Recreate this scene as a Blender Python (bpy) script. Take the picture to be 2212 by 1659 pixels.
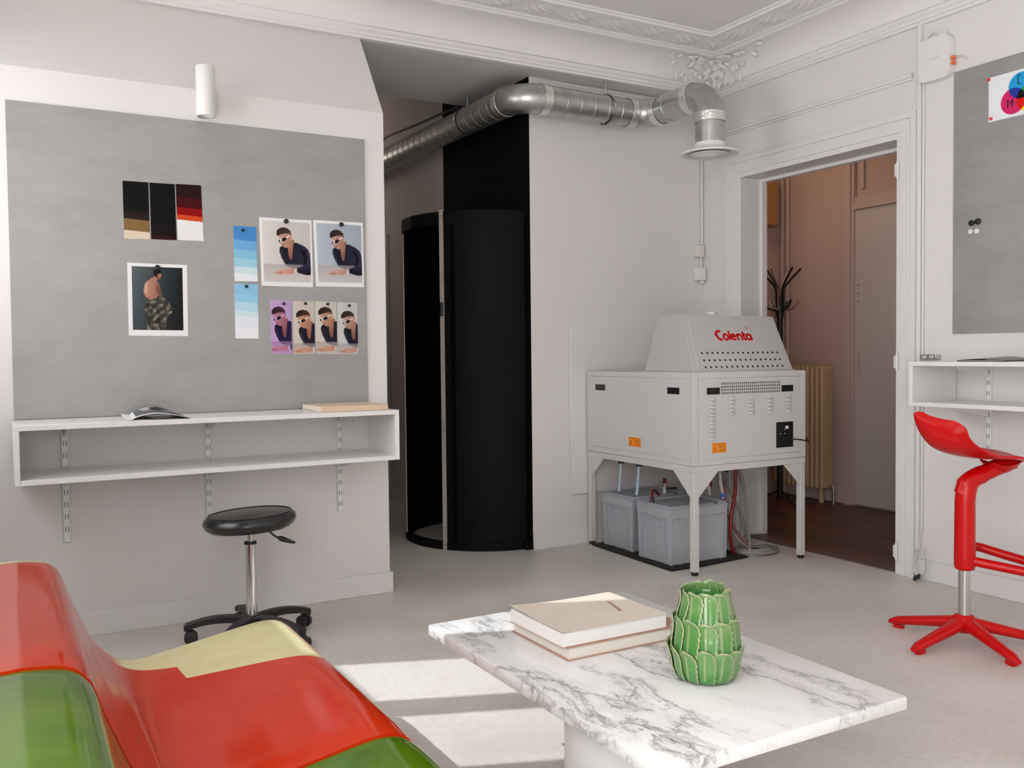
import bpy, bmesh, math, random
import numpy as np
from mathutils import Vector, Matrix
random.seed(7)
S = bpy.context.scene
for o in list(bpy.data.objects): bpy.data.objects.remove(o)
C = S.collection
pi = math.pi
R_ = math.radians

# ------------------------------------------------------------------ camera
cam = bpy.data.objects.new('camera', bpy.data.cameras.new('camera')); C.objects.link(cam)
cam.data.sensor_width = 36.0
cam.data.lens = 1963.87 / 2212 * 36
cam.data.clip_start = 0.05
yaw, pitch, roll = R_(60.516), R_(-1.941), R_(-0.599)
f = Vector((math.cos(yaw)*math.cos(pitch), math.sin(yaw)*math.cos(pitch), math.sin(pitch)))
r = f.cross(Vector((0, 0, 1))).normalized(); u = r.cross(f)
r2 = r*math.cos(roll) + u*math.sin(roll); u2 = -r*math.sin(roll) + u*math.cos(roll)
M = Matrix((r2, u2, -f)).transposed().to_4x4(); M.translation = (0, 0, 1.15)
cam.matrix_world = M
S.camera = cam

# ------------------------------------------------------------------ sky, sun, exposure
W = bpy.data.worlds.new('World'); S.world = W; W.use_nodes = True
bg = W.node_tree.nodes['Background']
bg.inputs[0].default_value = (0.97, 0.97, 1.0, 1); bg.inputs[1].default_value = 2.6
sun = bpy.data.objects.new('sun', bpy.data.lights.new('sun', 'SUN')); C.objects.link(sun)
sun.data.energy = 1.5; sun.data.angle = R_(0.55); sun.data.color = (0.92, 0.97, 1.0)
SAZ, SEL = R_(-21.5), R_(42)
sun.rotation_euler = Vector((math.cos(SAZ)*math.cos(SEL), math.sin(SAZ)*math.cos(SEL), -math.sin(SEL))).to_track_quat('-Z', 'Y').to_euler()
sun.location = (-4, 4, 5)
XI, XG, XO = -0.40, -0.50, -0.65          # window wall: inner face, glazing plane, outer face
WINS = [(2.82, 3.90), (-1.90, 1.25)]
WSILL = [1.10, .14]
RWINS = []      # rear wall windows (x ranges)
ZS, ZH = 0.14, 2.58
for i, (a, b) in enumerate(WINS):
    ZS = WSILL[i]                          # sampling portals in the window openings (emit nothing themselves)
    l = bpy.data.lights.new('window_portal', 'AREA'); l.shape = 'RECTANGLE'; l.size = b-a; l.size_y = ZH-ZS
    l.cycles.is_portal = True
    lo = bpy.data.objects.new('window_portal', l); C.objects.link(lo)
    lo.location = (XO-0.02, (a+b)/2, (ZS+ZH)/2)
    lo.rotation_euler = Matrix(((0, 0, -1), (1, 0, 0), (0, -1, 0))).to_euler() if False else Vector((1, 0, 0)).to_track_quat('-Z', 'Y').to_euler()
ZS = .14
for (a, b) in RWINS:
    l = bpy.data.lights.new('window_portal', 'AREA'); l.shape = 'RECTANGLE'; l.size = b-a; l.size_y = ZH-ZS
    l.cycles.is_portal = True
    lo = bpy.data.objects.new('window_portal', l); C.objects.link(lo)
    lo.location = ((a+b)/2, -3.52, (ZS+ZH)/2); lo.rotation_euler = Vector((0, 1, 0)).to_track_quat('-Z', 'Y').to_euler()
S.view_settings.view_transform = 'Standard'; S.view_settings.look = 'None'
S.view_settings.exposure = 1.5; S.view_settings.gamma = 1.0; S.view_settings.use_curve_mapping = False

# ------------------------------------------------------------------ helpers
class MB:
    def __init__(s): s.bm = bmesh.new()
    def box(s, x0, x1, y0, y1, z0, z1, bev=0, seg=1):
        vs = [s.bm.verts.new((x, y, z)) for x in (x0, x1) for y in (y0, y1) for z in (z0, z1)]
        fs = [s.bm.faces.new([vs[i] for i in q]) for q in ((0,1,3,2),(4,6,7,5),(0,4,5,1),(2,3,7,6),(0,2,6,4),(1,5,7,3))]
        if bev:
            es = {e for q in fs for e in q.edges}
            bmesh.ops.bevel(s.bm, geom=list(es), offset=bev, segments=seg, affect='EDGES', profile=0.5)
        return s
    def hexa(s, pts):                       # 8 points: bottom 4 (ccw), top 4
        v = [s.bm.verts.new(p) for p in pts]
        for q in ((3,2,1,0),(4,5,6,7),(0,1,5,4),(1,2,6,5),(2,3,7,6),(3,0,4,7)): s.bm.faces.new([v[i] for i in q])
        return s
    def tube(s, pts, rad, n=10, closed=False, caps=True, sx=1.0):
        pts = [Vector(p) for p in pts]; m = len(pts)
        rr = rad if isinstance(rad, (list, tuple)) else [rad]*m
        T = []
        for i in range(m):
            a = pts[i-1] if (i > 0 or closed) else pts[i]
            b = pts[(i+1) % m] if (i < m-1 or closed) else pts[i]
            T.append((b-a).normalized())
        ref = Vector((0, 0, 1)) if abs(T[0].z) < 0.9 else Vector((1, 0, 0))
        N = (ref - T[0]*ref.dot(T[0])).normalized(); rings = []
        for i in range(m):
            N = (N - T[i]*N.dot(T[i])).normalized(); B = T[i].cross(N)
            rings.append([s.bm.verts.new(pts[i] + (N*math.cos(2*pi*k/n) + B*math.sin(2*pi*k/n)*sx)*rr[i]) for k in range(n)])
        for i in range(m if closed else m-1):
            A, Bq = rings[i], rings[(i+1) % m]
            for k in range(n): s.bm.faces.new((A[k], A[(k+1) % n], Bq[(k+1) % n], Bq[k]))
        if caps and not closed:
            s.bm.faces.new(rings[0][::-1]); s.bm.faces.new(rings[-1])
        return s
    def cyl(s, p0, p1, r0, r1=None, n=24, caps=True):
        return s.tube([p0, p1], [r0, r0 if r1 is None else r1], n, caps=caps)
    def lathe(s, prof, c=(0, 0, 0), n=32, a0=0, a1=2*pi, close_ends=True):
        full = abs(a1-a0-2*pi) < 1e-6; k = n if full else n+1; rings = []
        for (rd, z) in prof:
            if rd < 1e-6 and full: rings.append([s.bm.verts.new((c[0], c[1], c[2]+z))])
            else: rings.append([s.bm.verts.new((c[0]+rd*math.cos(a0+(a1-a0)*i/n), c[1]+rd*math.sin(a0+(a1-a0)*i/n), c[2]+z)) for i in range(k)])
        for A, B in zip(rings, rings[1:]):
            for i in range(k if full else k-1):
                j = (i+1) % k
                if len(A) == 1 and len(B) == 1: continue
                if len(A) == 1: s.bm.faces.new((A[0], B[j], B[i]))
                elif len(B) == 1: s.bm.faces.new((A[i], A[j], B[0]))
                else: s.bm.faces.new((A[i], A[j], B[j], B[i]))
        return s
    def prism(s, poly, axis, a, b):         # poly in the two other axes (cyclic order kept), extruded along axis a..b
        def P(p, t): return {'x': (t, p[0], p[1]), 'y': (p[0], t, p[1]), 'z': (p[0], p[1], t)}[axis]
        A = [s.bm.verts.new(P(p, a)) for p in poly]; B = [s.bm.verts.new(P(p, b)) for p in poly]
        n = len(poly)
        s.bm.faces.new(A[::-1]); s.bm.faces.new(B)
        for i in range(n): s.bm.faces.new((A[i], A[(i+1) % n], B[(i+1) % n], B[i]))
        return s
    def grid(s, fn, nu, nv, cu=False, cv=False):
        V = [[s.bm.verts.new(fn(i/(nu if cu else nu), j/nv)) for j in range(nv + (0 if cv else 1))] for i in range(nu + (0 if cu else 1))]
        for i in range(nu):
            for j in range(nv):
                i2 = (i+1) % len(V); j2 = (j+1) % len(V[0])
                s.bm.faces.new((V[i][j], V[i2][j], V[i2][j2], V[i][j2]))
        return s
    def quadstrip(s, A, B, closed=False):
        a = [s.bm.verts.new(p) for p in A]; b = [s.bm.verts.new(p) for p in B]; n = len(a)
        for i in range(n if closed else n-1):
            j = (i+1) % n; s.bm.faces.new((a[i], a[j], b[j], b[i]))
        return s
    def ngon(s, pts): s.bm.faces.new([s.bm.verts.new(p) for p in pts]); return s
    def solidify(s, t):
        bmesh.ops.recalc_face_normals(s.bm, faces=s.bm.faces[:])
        bmesh.ops.solidify(s.bm, geom=s.bm.faces[:], thickness=t)
        return s
    def weld(s, d=1e-5): bmesh.ops.remove_doubles(s.bm, verts=s.bm.verts[:], dist=d); return s

def rootloc(p):
    v = Vector((0, 0, 0))
    while p is not None: v += p.location; p = p.parent
    return v
def obj(name, mb, mat, parent=None, world=True, smooth=38, origin=None):
    """One mesh object. world=True: mesh built in world coordinates and moved under its (unrotated) parent."""
    me = bpy.data.meshes.new(name)
    bmesh.ops.recalc_face_normals(mb.bm, faces=mb.bm.faces[:])
    if origin is not None: bmesh.ops.translate(mb.bm, verts=mb.bm.verts[:], vec=-Vector(origin))
    elif world and parent is not None: bmesh.ops.translate(mb.bm, verts=mb.bm.verts[:], vec=-rootloc(parent))
    mb.bm.to_mesh(me); mb.bm.free()
    if smooth:
        for p in me.polygons: p.use_smooth = True
        me.set_sharp_from_angle(angle=R_(smooth))
    o = bpy.data.objects.new(name, me); C.objects.link(o)
    me.materials.append(M_(mat))
    if parent is not None: o.parent = parent
    if origin is not None: o.location = origin
    return o
def tag(o, label, cat=None, group=None, kind=None):
    o['label'] = label
    if cat: o['category'] = cat
    if group: o['group'] = group
    if kind: o['kind'] = kind
    return o
def thing(name, label, cat, loc, rotz=0, group=None):
    o = bpy.data.objects.new(name, None); C.objects.link(o); o.empty_display_size = 0.05
    o.location = loc; o.rotation_euler = (0, 0, rotz)
    return tag(o, label, cat, group)
def struct(name, mb, mat, label, smooth=38, origin=None):
    return tag(obj(name, mb, mat, smooth=smooth, origin=origin), label, kind='structure')
def dup(o, parent=None, loc=None):
    c = o.copy(); C.objects.link(c); c.parent = parent
    if loc is not None: c.location = loc
    return c
def arc(cx, cy, rd, a0, a1, n=12):
    return [(cx+rd*math.cos(R_(a0+(a1-a0)*i/n)), cy+rd*math.sin(R_(a0+(a1-a0)*i/n))) for i in range(n+1)]
def spline(pts, n=8):                       # Catmull-Rom through the points
    P = [Vector(p) for p in pts]; P = [2*P[0]-P[1]] + P + [2*P[-1]-P[-2]]; out = []
    for i in range(1, len(P)-2):
        for k in range(n):
            t = k/n; a, b, c, d = P[i-1], P[i], P[i+1], P[i+2]
            out.append(0.5*((2*b) + (c-a)*t + (2*a-5*b+4*c-d)*t*t + (3*b-a-3*c+d)*t**3))
    out.append(P[-2]); return out
def interp(tab, t):
    for (a, b) in zip(tab, tab[1:]):
        if t <= b[0]:
            k = (t-a[0])/(b[0]-a[0]); return tuple(x+(y-x)*k for x, y in zip(a[1:], b[1:]))
    return tuple(tab[-1][1:])

# ------------------------------------------------------------------ materials
MATS = {}
def srgb(c): return tuple(((v/255)/12.92 if v/255 <= 0.04045 else ((v/255+0.055)/1.055)**2.4) for v in c)
def newmat(name):
    m = bpy.data.materials.new(name); m.use_nodes = True
    nt = m.node_tree; return m, nt, nt.nodes['Principled BSDF']
def mat(name, col, rough=0.5, metal=0.0, var=0.0, vscale=4.0, bump=0.0, bscale=60.0, spec=0.5, coat=0.0, stretch=(1, 1, 1), aniso=0, emit=None):
    m, nt, b = newmat(name); N = nt.nodes.new; L = nt.links.new
    b.inputs['Roughness'].default_value = rough; b.inputs['Metallic'].default_value = metal
    b.inputs['Specular IOR Level'].default_value = spec; b.inputs['Coat Weight'].default_value = coat
    b.inputs['Coat Roughness'].default_value = 0.04
    b.inputs['Base Color'].default_value = (*col, 1)
    if var or bump:
        tc = N('ShaderNodeTexCoord'); mp = N('ShaderNodeMapping'); mp.inputs['Scale'].default_value = stretch
        L(tc.outputs['Object'], mp.inputs['Vector'])
    if var:
        n = N('ShaderNodeTexNoise'); n.inputs['Scale'].default_value = vscale; n.inputs['Detail'].default_value = 6; n.inputs['Roughness'].default_value = 0.6
        L(mp.outputs[0], n.inputs['Vector'])
        rp = N('ShaderNodeMapRange'); rp.inputs[1].default_value = 0.3; rp.inputs[2].default_value = 0.7
        rp.inputs[3].default_value = 1-var; rp.inputs[4].default_value = 1+var
        L(n.outputs[0], rp.inputs[0])
        mx = N('ShaderNodeVectorMath'); mx.operation = 'SCALE'; mx.inputs[0].default_value = col
        L(rp.outputs[0], mx.inputs['Scale']); L(mx.outputs[0], b.inputs['Base Color'])
    if bump:
        n2 = N('ShaderNodeTexNoise'); n2.inputs['Scale'].default_value = bscale; n2.inputs['Detail'].default_value = 4
        L(mp.outputs[0], n2.inputs['Vector'])
        bp = N('ShaderNodeBump'); bp.inputs['Strength'].default_value = bump; bp.inputs['Distance'].default_value = 0.004
        L(n2.outputs[0], bp.inputs['Height']); L(bp.outputs[0], b.inputs['Normal'])
    if emit: b.inputs['Emission Color'].default_value = (*emit[0], 1); b.inputs['Emission Strength'].default_value = emit[1]
    MATS[name] = m; return m
def M_(n): return MATS[n] if isinstance(n, str) else n

mat('wall_white', (0.76, 0.735, 0.715), 0.75, var=0.015, vscale=1.5, bump=0.06, bscale=40)
mat('ceiling_white', (0.82, 0.795, 0.775), 0.85, bump=0.05, bscale=50)
mat('trim_white', (0.78, 0.76, 0.74), 0.45, bump=0.03, bscale=25)
mat('shelf_white', (0.83, 0.82, 0.805), 0.28)
mat('black_paint', (0.0035, 0.0035, 0.0035), 0.8, bump=0.1, bscale=15, spec=0.12)
mat('black_drum', (0.0045, 0.0045, 0.0046), 0.6, var=0.2, vscale=3, spec=0.12)
mat('alu_strip', (0.50, 0.465, 0.43), 0.5, metal=0.25, var=0.15, vscale=6)
mat('corridor_wall', (0.62, 0.56, 0.53), 0.8)
mat('corridor_trim', (0.68, 0.66, 0.67), 0.6)
mat('dark_gap', (0.006, 0.006, 0.008), 0.8)
mat('galv_duct', (0.50, 0.51, 0.50), 0.33, metal=0.9, var=0.16, vscale=16, bump=0.04, bscale=30)
mat('foil_tape', (0.80, 0.79, 0.76), 0.22, metal=0.9, bump=0.9, bscale=90)
mat('black_rubber', (0.012, 0.012, 0.012), 0.5)
mat('rod_metal', (0.55, 0.55, 0.53), 0.4, metal=0.9)
mat('white_plastic', (0.80, 0.785, 0.76), 0.4)
mat('ivory_plastic', (0.76, 0.735, 0.68), 0.45)
mat('machine_white', (0.66, 0.655, 0.64), 0.38, bump=0.02, bscale=200)
mat('machine_grey', (0.54, 0.53, 0.515), 0.45, bump=0.03, bscale=150)
mat('machine_black', (0.01, 0.01, 0.011), 0.35)
mat('label_orange', srgb((255, 150, 30)), 0.4)
mat('label_ink', srgb((90, 45, 15)), 0.5)
mat('logo_red', srgb((205, 8, 12)), 0.4)
mat('crate_grey', (0.44, 0.455, 0.49), 0.42, var=0.04, vscale=8)
mat('crate_lid', (0.40, 0.415, 0.455), 0.4)
mat('hose_red', (0.20, 0.010, 0.008), 0.3)
mat('hose_pink', (0.30, 0.13, 0.11), 0.3)
mat('hose_black', (0.02, 0.018, 0.018), 0.35)
mat('hose_blue', (0.45, 0.58, 0.66), 0.25)
mat('blue_plastic', (0.03, 0.16, 0.6), 0.4)
mat('brass', (0.55, 0.45, 0.3), 0.3, metal=0.9)
mat('felt_black', (0.012, 0.012, 0.012), 0.9, bump=0.4, bscale=150)
mat('leather_black', (0.012, 0.012, 0.013), 0.22, bump=0.15, bscale=120, spec=0.6)
mat('chrome', (0.80, 0.80, 0.80), 0.07, metal=1.0)
mat('brushed_metal', (0.62, 0.60, 0.57), 0.25, metal=1.0)
mat('castor_plastic', (0.018, 0.016, 0.016), 0.5, var=0.5, vscale=60, bump=0.1, bscale=80)
mat('stool_red', srgb((196, 1, 4)), 0.3, spec=0.35)
mat('paper_white', (0.82, 0.82, 0.82), 0.6)
mat('page_cream', (0.70, 0.66, 0.58), 0.7, bump=0.25, bscale=40, stretch=(1, 1, 30))
mat('page_white', (0.78, 0.76, 0.72), 0.7, bump=0.25, bscale=40, stretch=(1, 1, 30))
mat('cover_cream', (0.66, 0.58, 0.49), 0.6, var=0.05, vscale=9)
mat('cover_brown', (0.42, 0.245, 0.175), 0.6)
mat('box_beige', (0.72, 0.55, 0.40), 0.6)
mat('box_pages', (0.74, 0.66, 0.56), 0.7)
mat('print_grey', (0.16, 0.165, 0.18), 0.22)
mat('magnet_black', (0.01, 0.01, 0.01), 0.35)
mat('magnet_white', (0.80, 0.78, 0.75), 0.35)
mat('magnet_red', srgb((225, 60, 50)), 0.35)
mat('hall_wall', (0.60, 0.45, 0.385), 0.7)
mat('hall_trim', (0.62, 0.49, 0.43), 0.5)
mat('hall_door', (0.66, 0.59, 0.53), 0.5)
mat('hall_box', (0.46, 0.22, 0.08), 0.6)
mat('radiator_paint', (0.62, 0.44, 0.25), 0.45)
mat('rack_black', (0.012, 0.011, 0.011), 0.35)
mat('sill_wood', (0.13, 0.075, 0.06), 0.5, var=0.2, vscale=10, stretch=(1, 8, 1))
mat('orange_connector', srgb((235, 110, 50)), 0.4)
mat('cable_grey', (0.62, 0.60, 0.58), 0.4)
mat('clear_hose', (0.55, 0.50, 0.47), 0.18)
mat('dark_slot', (0.07, 0.065, 0.06), 0.7)
mat('page_dark', (0.05, 0.05, 0.055), 0.3)

def m_glass():
    m, nt, b = newmat('window_glass'); N = nt.nodes.new; L = nt.links.new
    t = N('ShaderNodeBsdfTransparent'); g = N('ShaderNodeBsdfGlossy'); g.inputs['Roughness'].default_value = 0.02
    mx = N('ShaderNodeMixShader'); mx.inputs[0].default_value = 0.06
    L(t.outputs[0], mx.inputs[1]); L(g.outputs[0], mx.inputs[2]); L(mx.outputs[0], nt.nodes['Material Output'].inputs[0])
    MATS['window_glass'] = m
m_glass()
def m_clear():
    m, nt, b = newmat('clear_tube'); N = nt.nodes.new; L = nt.links.new
    t = N('ShaderNodeBsdfTransparent'); t.inputs[0].default_value = (0.85, 0.82, 0.80, 1)
    b.inputs['Base Color'].default_value = (0.45, 0.41, 0.39, 1); b.inputs['Roughness'].default_value = 0.15
    mx = N('ShaderNodeMixShader'); mx.inputs[0].default_value = 0.55
    L(t.outputs[0], mx.inputs[1]); L(b.outputs[0], mx.inputs[2]); L(mx.outputs[0], nt.nodes['Material Output'].inputs[0])
    MATS['clear_tube'] = m
m_clear()
def ramp(nt, stops):
    n = nt.nodes.new('ShaderNodeValToRGB'); e = n.color_ramp.elements
    while len(e) < len(stops): e.new(0.5)
    for q, (p, c) in zip(e, stops): q.position = p; q.color = (*c, 1) if len(c) == 3 else c
    return n
def m_floor():
    m, nt, b = newmat('concrete'); N = nt.nodes.new; L = nt.links.new
    tc = N('ShaderNodeTexCoord')
    a = N('ShaderNodeTexNoise'); a.inputs['Scale'].default_value = 1.6; a.inputs['Detail'].default_value = 8; a.inputs['Roughness'].default_value = 0.62; a.inputs['Distortion'].default_value = 0.6
    L(tc.outputs['Object'], a.inputs['Vector'])
    rp = ramp(nt, [(0.3, (0.58, 0.535, 0.485)), (0.5, (0.65, 0.61, 0.56)), (0.72, (0.71, 0.68, 0.635))]); L(a.outputs[0], rp.inputs[0])
    f2 = N('ShaderNodeTexNoise'); f2.inputs['Scale'].default_value = 45; f2.inputs['Detail'].default_value = 5; L(tc.outputs['Object'], f2.inputs['Vector'])
    mr = N('ShaderNodeMapRange'); mr.inputs[1].default_value = 0.3; mr.inputs[2].default_value = 0.7; mr.inputs[3].default_value = 0.94; mr.inputs[4].default_value = 1.05; L(f2.outputs[0], mr.inputs[0])
    sc = N('ShaderNodeVectorMath'); sc.operation = 'SCALE'; L(rp.outputs[0], sc.inputs[0]); L(mr.outputs[0], sc.inputs['Scale']); L(sc.outputs[0], b.inputs['Base Color'])
    rr = N('ShaderNodeMapRange'); rr.inputs[1].default_value = 0.3; rr.inputs[2].default_value = 0.7; rr.inputs[3].default_value = 0.34; rr.inputs[4].default_value = 0.52; L(a.outputs[0], rr.inputs[0]); L(rr.outputs[0], b.inputs['Roughness'])
    b.inputs['Specular IOR Level'].default_value = 0.4
    MATS['concrete'] = m
m_floor()
def m_board():
    m, nt, b = newmat('galv_board'); N = nt.nodes.new; L = nt.links.new
    tc = N('ShaderNodeTexCoord'); mp = N('ShaderNodeMapping'); mp.inputs['Scale'].default_value = (1.0, 1.0, 2.2); L(tc.outputs['Object'], mp.inputs[0])
    a = N('ShaderNodeTexNoise'); a.inputs['Scale'].default_value = 3.0; a.inputs['Detail'].default_value = 9; a.inputs['Roughness'].default_value = 0.66; L(mp.outputs[0], a.inputs[0])
    rp = ramp(nt, [(0.3, (0.325, 0.325, 0.315)), (0.7, (0.40, 0.40, 0.39))]); L(a.outputs[0], rp.inputs[0]); L(rp.outputs[0], b.inputs['Base Color'])
    mp2 = N('ShaderNodeMapping'); mp2.inputs['Scale'].default_value = (3, 3, 40); L(tc.outputs['Object'], mp2.inputs[0])
    s2 = N('ShaderNodeTexNoise'); s2.inputs['Scale'].default_value = 3.0; s2.inputs['Detail'].default_value = 5; L(mp2.outputs[0], s2.inputs[0])
    rr = N('ShaderNodeMapRange'); rr.inputs[3].default_value = 0.36; rr.inputs[4].default_value = 0.52; L(a.outputs[0], rr.inputs[0]); L(rr.outputs[0], b.inputs['Roughness'])
    bp = N('ShaderNodeBump'); bp.inputs['Strength'].default_value = 0.05; bp.inputs['Distance'].default_value = 0.002; L(s2.outputs[0], bp.inputs['Height']); L(bp.outputs[0], b.inputs['Normal'])
    b.inputs['Metallic'].default_value = 0.4
    MATS['galv_board'] = m
m_board()
def m_marble():
    m, nt, b = newmat('marble'); N = nt.nodes.new; L = nt.links.new
    tc = N('ShaderNodeTexCoord')
    mp = N('ShaderNodeMapping'); mp.inputs['Rotation'].default_value = (0, 0, R_(38)); mp.inputs['Scale'].default_value = (1.9, 0.8, 1.0); mp.inputs['Location'].default_value = (0.2, 0.1, 0.3); L(tc.outputs['Object'], mp.inputs[0])
    w = N('ShaderNodeTexNoise'); w.inputs['Scale'].default_value = 3.2; w.inputs['Detail'].default_value = 6; w.inputs['Roughness'].default_value = 0.6; L(mp.outputs[0], w.inputs[0])
    mxv = N('ShaderNodeVectorMath'); mxv.operation = 'SCALE'; mxv.inputs['Scale'].default_value = 0.42; L(w.outputs['Color'], mxv.inputs[0])
    ad = N('ShaderNodeVectorMath'); L(mp.outputs[0], ad.inputs[0]); L(mxv.outputs[0], ad.inputs[1])
    def vein(scale, width, detail):
        n = N('ShaderNodeTexNoise'); n.inputs['Scale'].default_value = scale; n.inputs['Detail'].default_value = detail; n.inputs['Roughness'].default_value = 0.55; L(ad.outputs[0], n.inputs[0])
        s = N('ShaderNodeMath'); s.operation = 'SUBTRACT'; s.inputs[1].default_value = 0.5; L(n.outputs[0], s.inputs[0])
        ab = N('ShaderNodeMath'); ab.operation = 'ABSOLUTE'; L(s.outputs[0], ab.inputs[0])
        mr = N('ShaderNodeMapRange'); mr.inputs[1].default_value = 0; mr.inputs[2].default_value = width; mr.inputs[3].default_value = 1; mr.inputs[4].default_value = 0; mr.interpolation_type = 'SMOOTHSTEP'; L(ab.outputs[0], mr.inputs[0]); return mr
    v1 = vein(2.05, 0.018, 6); v2 = vein(2.05, 0.075, 6); v3 = vein(4.6, 0.020, 6)
    msk = N('ShaderNodeTexNoise'); msk.inputs['Scale'].default_value = 2.1; msk.inputs['Detail'].default_value = 3; L(ad.outputs[0], msk.inputs[0])
    mm = N('ShaderNodeMapRange'); mm.inputs[1].default_value = 0.40; mm.inputs[2].default_value = 0.58; L(msk.outputs[0], mm.inputs[0])
    def mul(a, k, bq=None):
        q = N('ShaderNodeMath'); q.operation = 'MULTIPLY'; L(a.outputs[0], q.inputs[0])
        if bq is None: q.inputs[1].default_value = k
        else: L(bq.outputs[0], q.inputs[1])
        return q
    a1 = mul(mul(v1, 0, mm), 0.66); a2 = mul(mul(v2, 0, mm), 0.34); a3 = mul(mul(v3, 0, mm), 0.36)
    s1 = N('ShaderNodeMath'); L(a1.outputs[0], s1.inputs[0]); L(a2.outputs[0], s1.inputs[1])
    s2 = N('ShaderNodeMath'); s2.use_clamp = True; L(s1.outputs[0], s2.inputs[0]); L(a3.outputs[0], s2.inputs[1])
    mx = N('ShaderNodeMix'); mx.data_type = 'RGBA'; L(s2.outputs[0], mx.inputs['Factor'])
    mx.inputs[6].default_value = (0.80, 0.785, 0.77, 1); mx.inputs[7].default_value = (0.19, 0.172, 0.178, 1)
    L(mx.outputs[2], b.inputs['Base Color']); b.inputs['Roughness'].default_value = 0.22
    MATS['marble'] = m
m_marble()
def m_hallfloor():
    m, nt, b = newmat('parquet'); N = nt.nodes.new; L = nt.links.new
    tc = N('ShaderNodeTexCoord'); mp = N('ShaderNodeMapping'); mp.inputs['Scale'].default_value = (25, 2.5, 10); L(tc.outputs['Object'], mp.inputs[0])
    oi = N('ShaderNodeObjectInfo')
    n = N('ShaderNodeTexNoise'); n.inputs['Scale'].default_value = 2; n.inputs['Detail'].default_value = 6; L(mp.outputs[0], n.inputs[0])
    ad = N('ShaderNodeMath'); L(n.outputs[0], ad.inputs[0]); mu = N('ShaderNodeMath'); mu.operation = 'MULTIPLY_ADD'; mu.inputs[1].default_value = 0.35; mu.inputs[2].default_value = -0.17; L(oi.outputs['Random'], mu.inputs[0]); L(mu.outputs[0], ad.inputs[1])
    rp = ramp(nt, [(0.25, (0.06, 0.022, 0.012)), (0.75, (0.15, 0.055, 0.03))]); L(ad.outputs[0], rp.inputs[0]); L(rp.outputs[0], b.inputs['Base Color']); b.inputs['Roughness'].default_value = 0.42
    MATS['parquet'] = m
m_hallfloor()
def m_vcol(name, rough=0.35, coat=0.0, spec=0.5):
    m, nt, b = newmat(name); N = nt.nodes.new; L = nt.links.new
    a = N('ShaderNodeVertexColor'); a.layer_name = 'print'; L(a.outputs[0], b.inputs['Base Color'])
    b.inputs['Roughness'].default_value = rough; b.inputs['Coat Weight'].default_value = coat; b.inputs['Specular IOR Level'].default_value = spec
    MATS[name] = m
m_vcol('photo_print', 0.5, spec=0.12); 
def m_glaze():
    m, nt, b = newmat('vase_glaze'); N = nt.nodes.new; L = nt.links.new
    a = N('ShaderNodeVertexColor'); a.layer_name = 'print'      # r: how thin the glaze breaks on rims and ribs, g: height on the leaf
    sp = N('ShaderNodeSeparateColor'); L(a.outputs[0], sp.inputs[0])
    tc = N('ShaderNodeTexCoord'); n = N('ShaderNodeTexNoise'); n.inputs['Scale'].default_value = 28; n.inputs['Detail'].default_value = 4; L(tc.outputs['Object'], n.inputs[0])
    ad = N('ShaderNodeMath'); ad.operation = 'MULTIPLY_ADD'; ad.inputs[1].default_value = 0.5; L(n.outputs[0], ad.inputs[0]); 
    h = N('ShaderNodeMath'); h.operation = 'MULTIPLY_ADD'; h.inputs[1].default_value = 0.7; h.inputs[2].default_value = -0.1; L(sp.outputs[1], h.inputs[0]); L(h.outputs[0], ad.inputs[2])
    rp = ramp(nt, [(0.08, (0.022, 0.17, 0.026)), (0.42, (0.070, 0.225, 0.045)), (0.85, (0.17, 0.27, 0.10))]); L(ad.outputs[0], rp.inputs[0])
    mx = N('ShaderNodeMix'); mx.data_type = 'RGBA'; L(sp.outputs[0], mx.inputs['Factor']); L(rp.outputs[0], mx.inputs[6]); mx.inputs[7].default_value = (0.42, 0.41, 0.26, 1)
    L(mx.outputs[2], b.inputs['Base Color']); b.inputs['Roughness'].default_value = 0.16; b.inputs['Coat Weight'].default_value = 0.3; b.inputs['Coat Roughness'].default_value = 0.05
    bp = N('ShaderNodeBump'); bp.inputs['Strength'].default_value = 0.25; bp.inputs['Distance'].default_value = 0.003; L(n.outputs[0], bp.inputs['Height']); L(bp.outputs[0], b.inputs['Normal'])
    MATS['vase_glaze'] = m
m_glaze()
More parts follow.
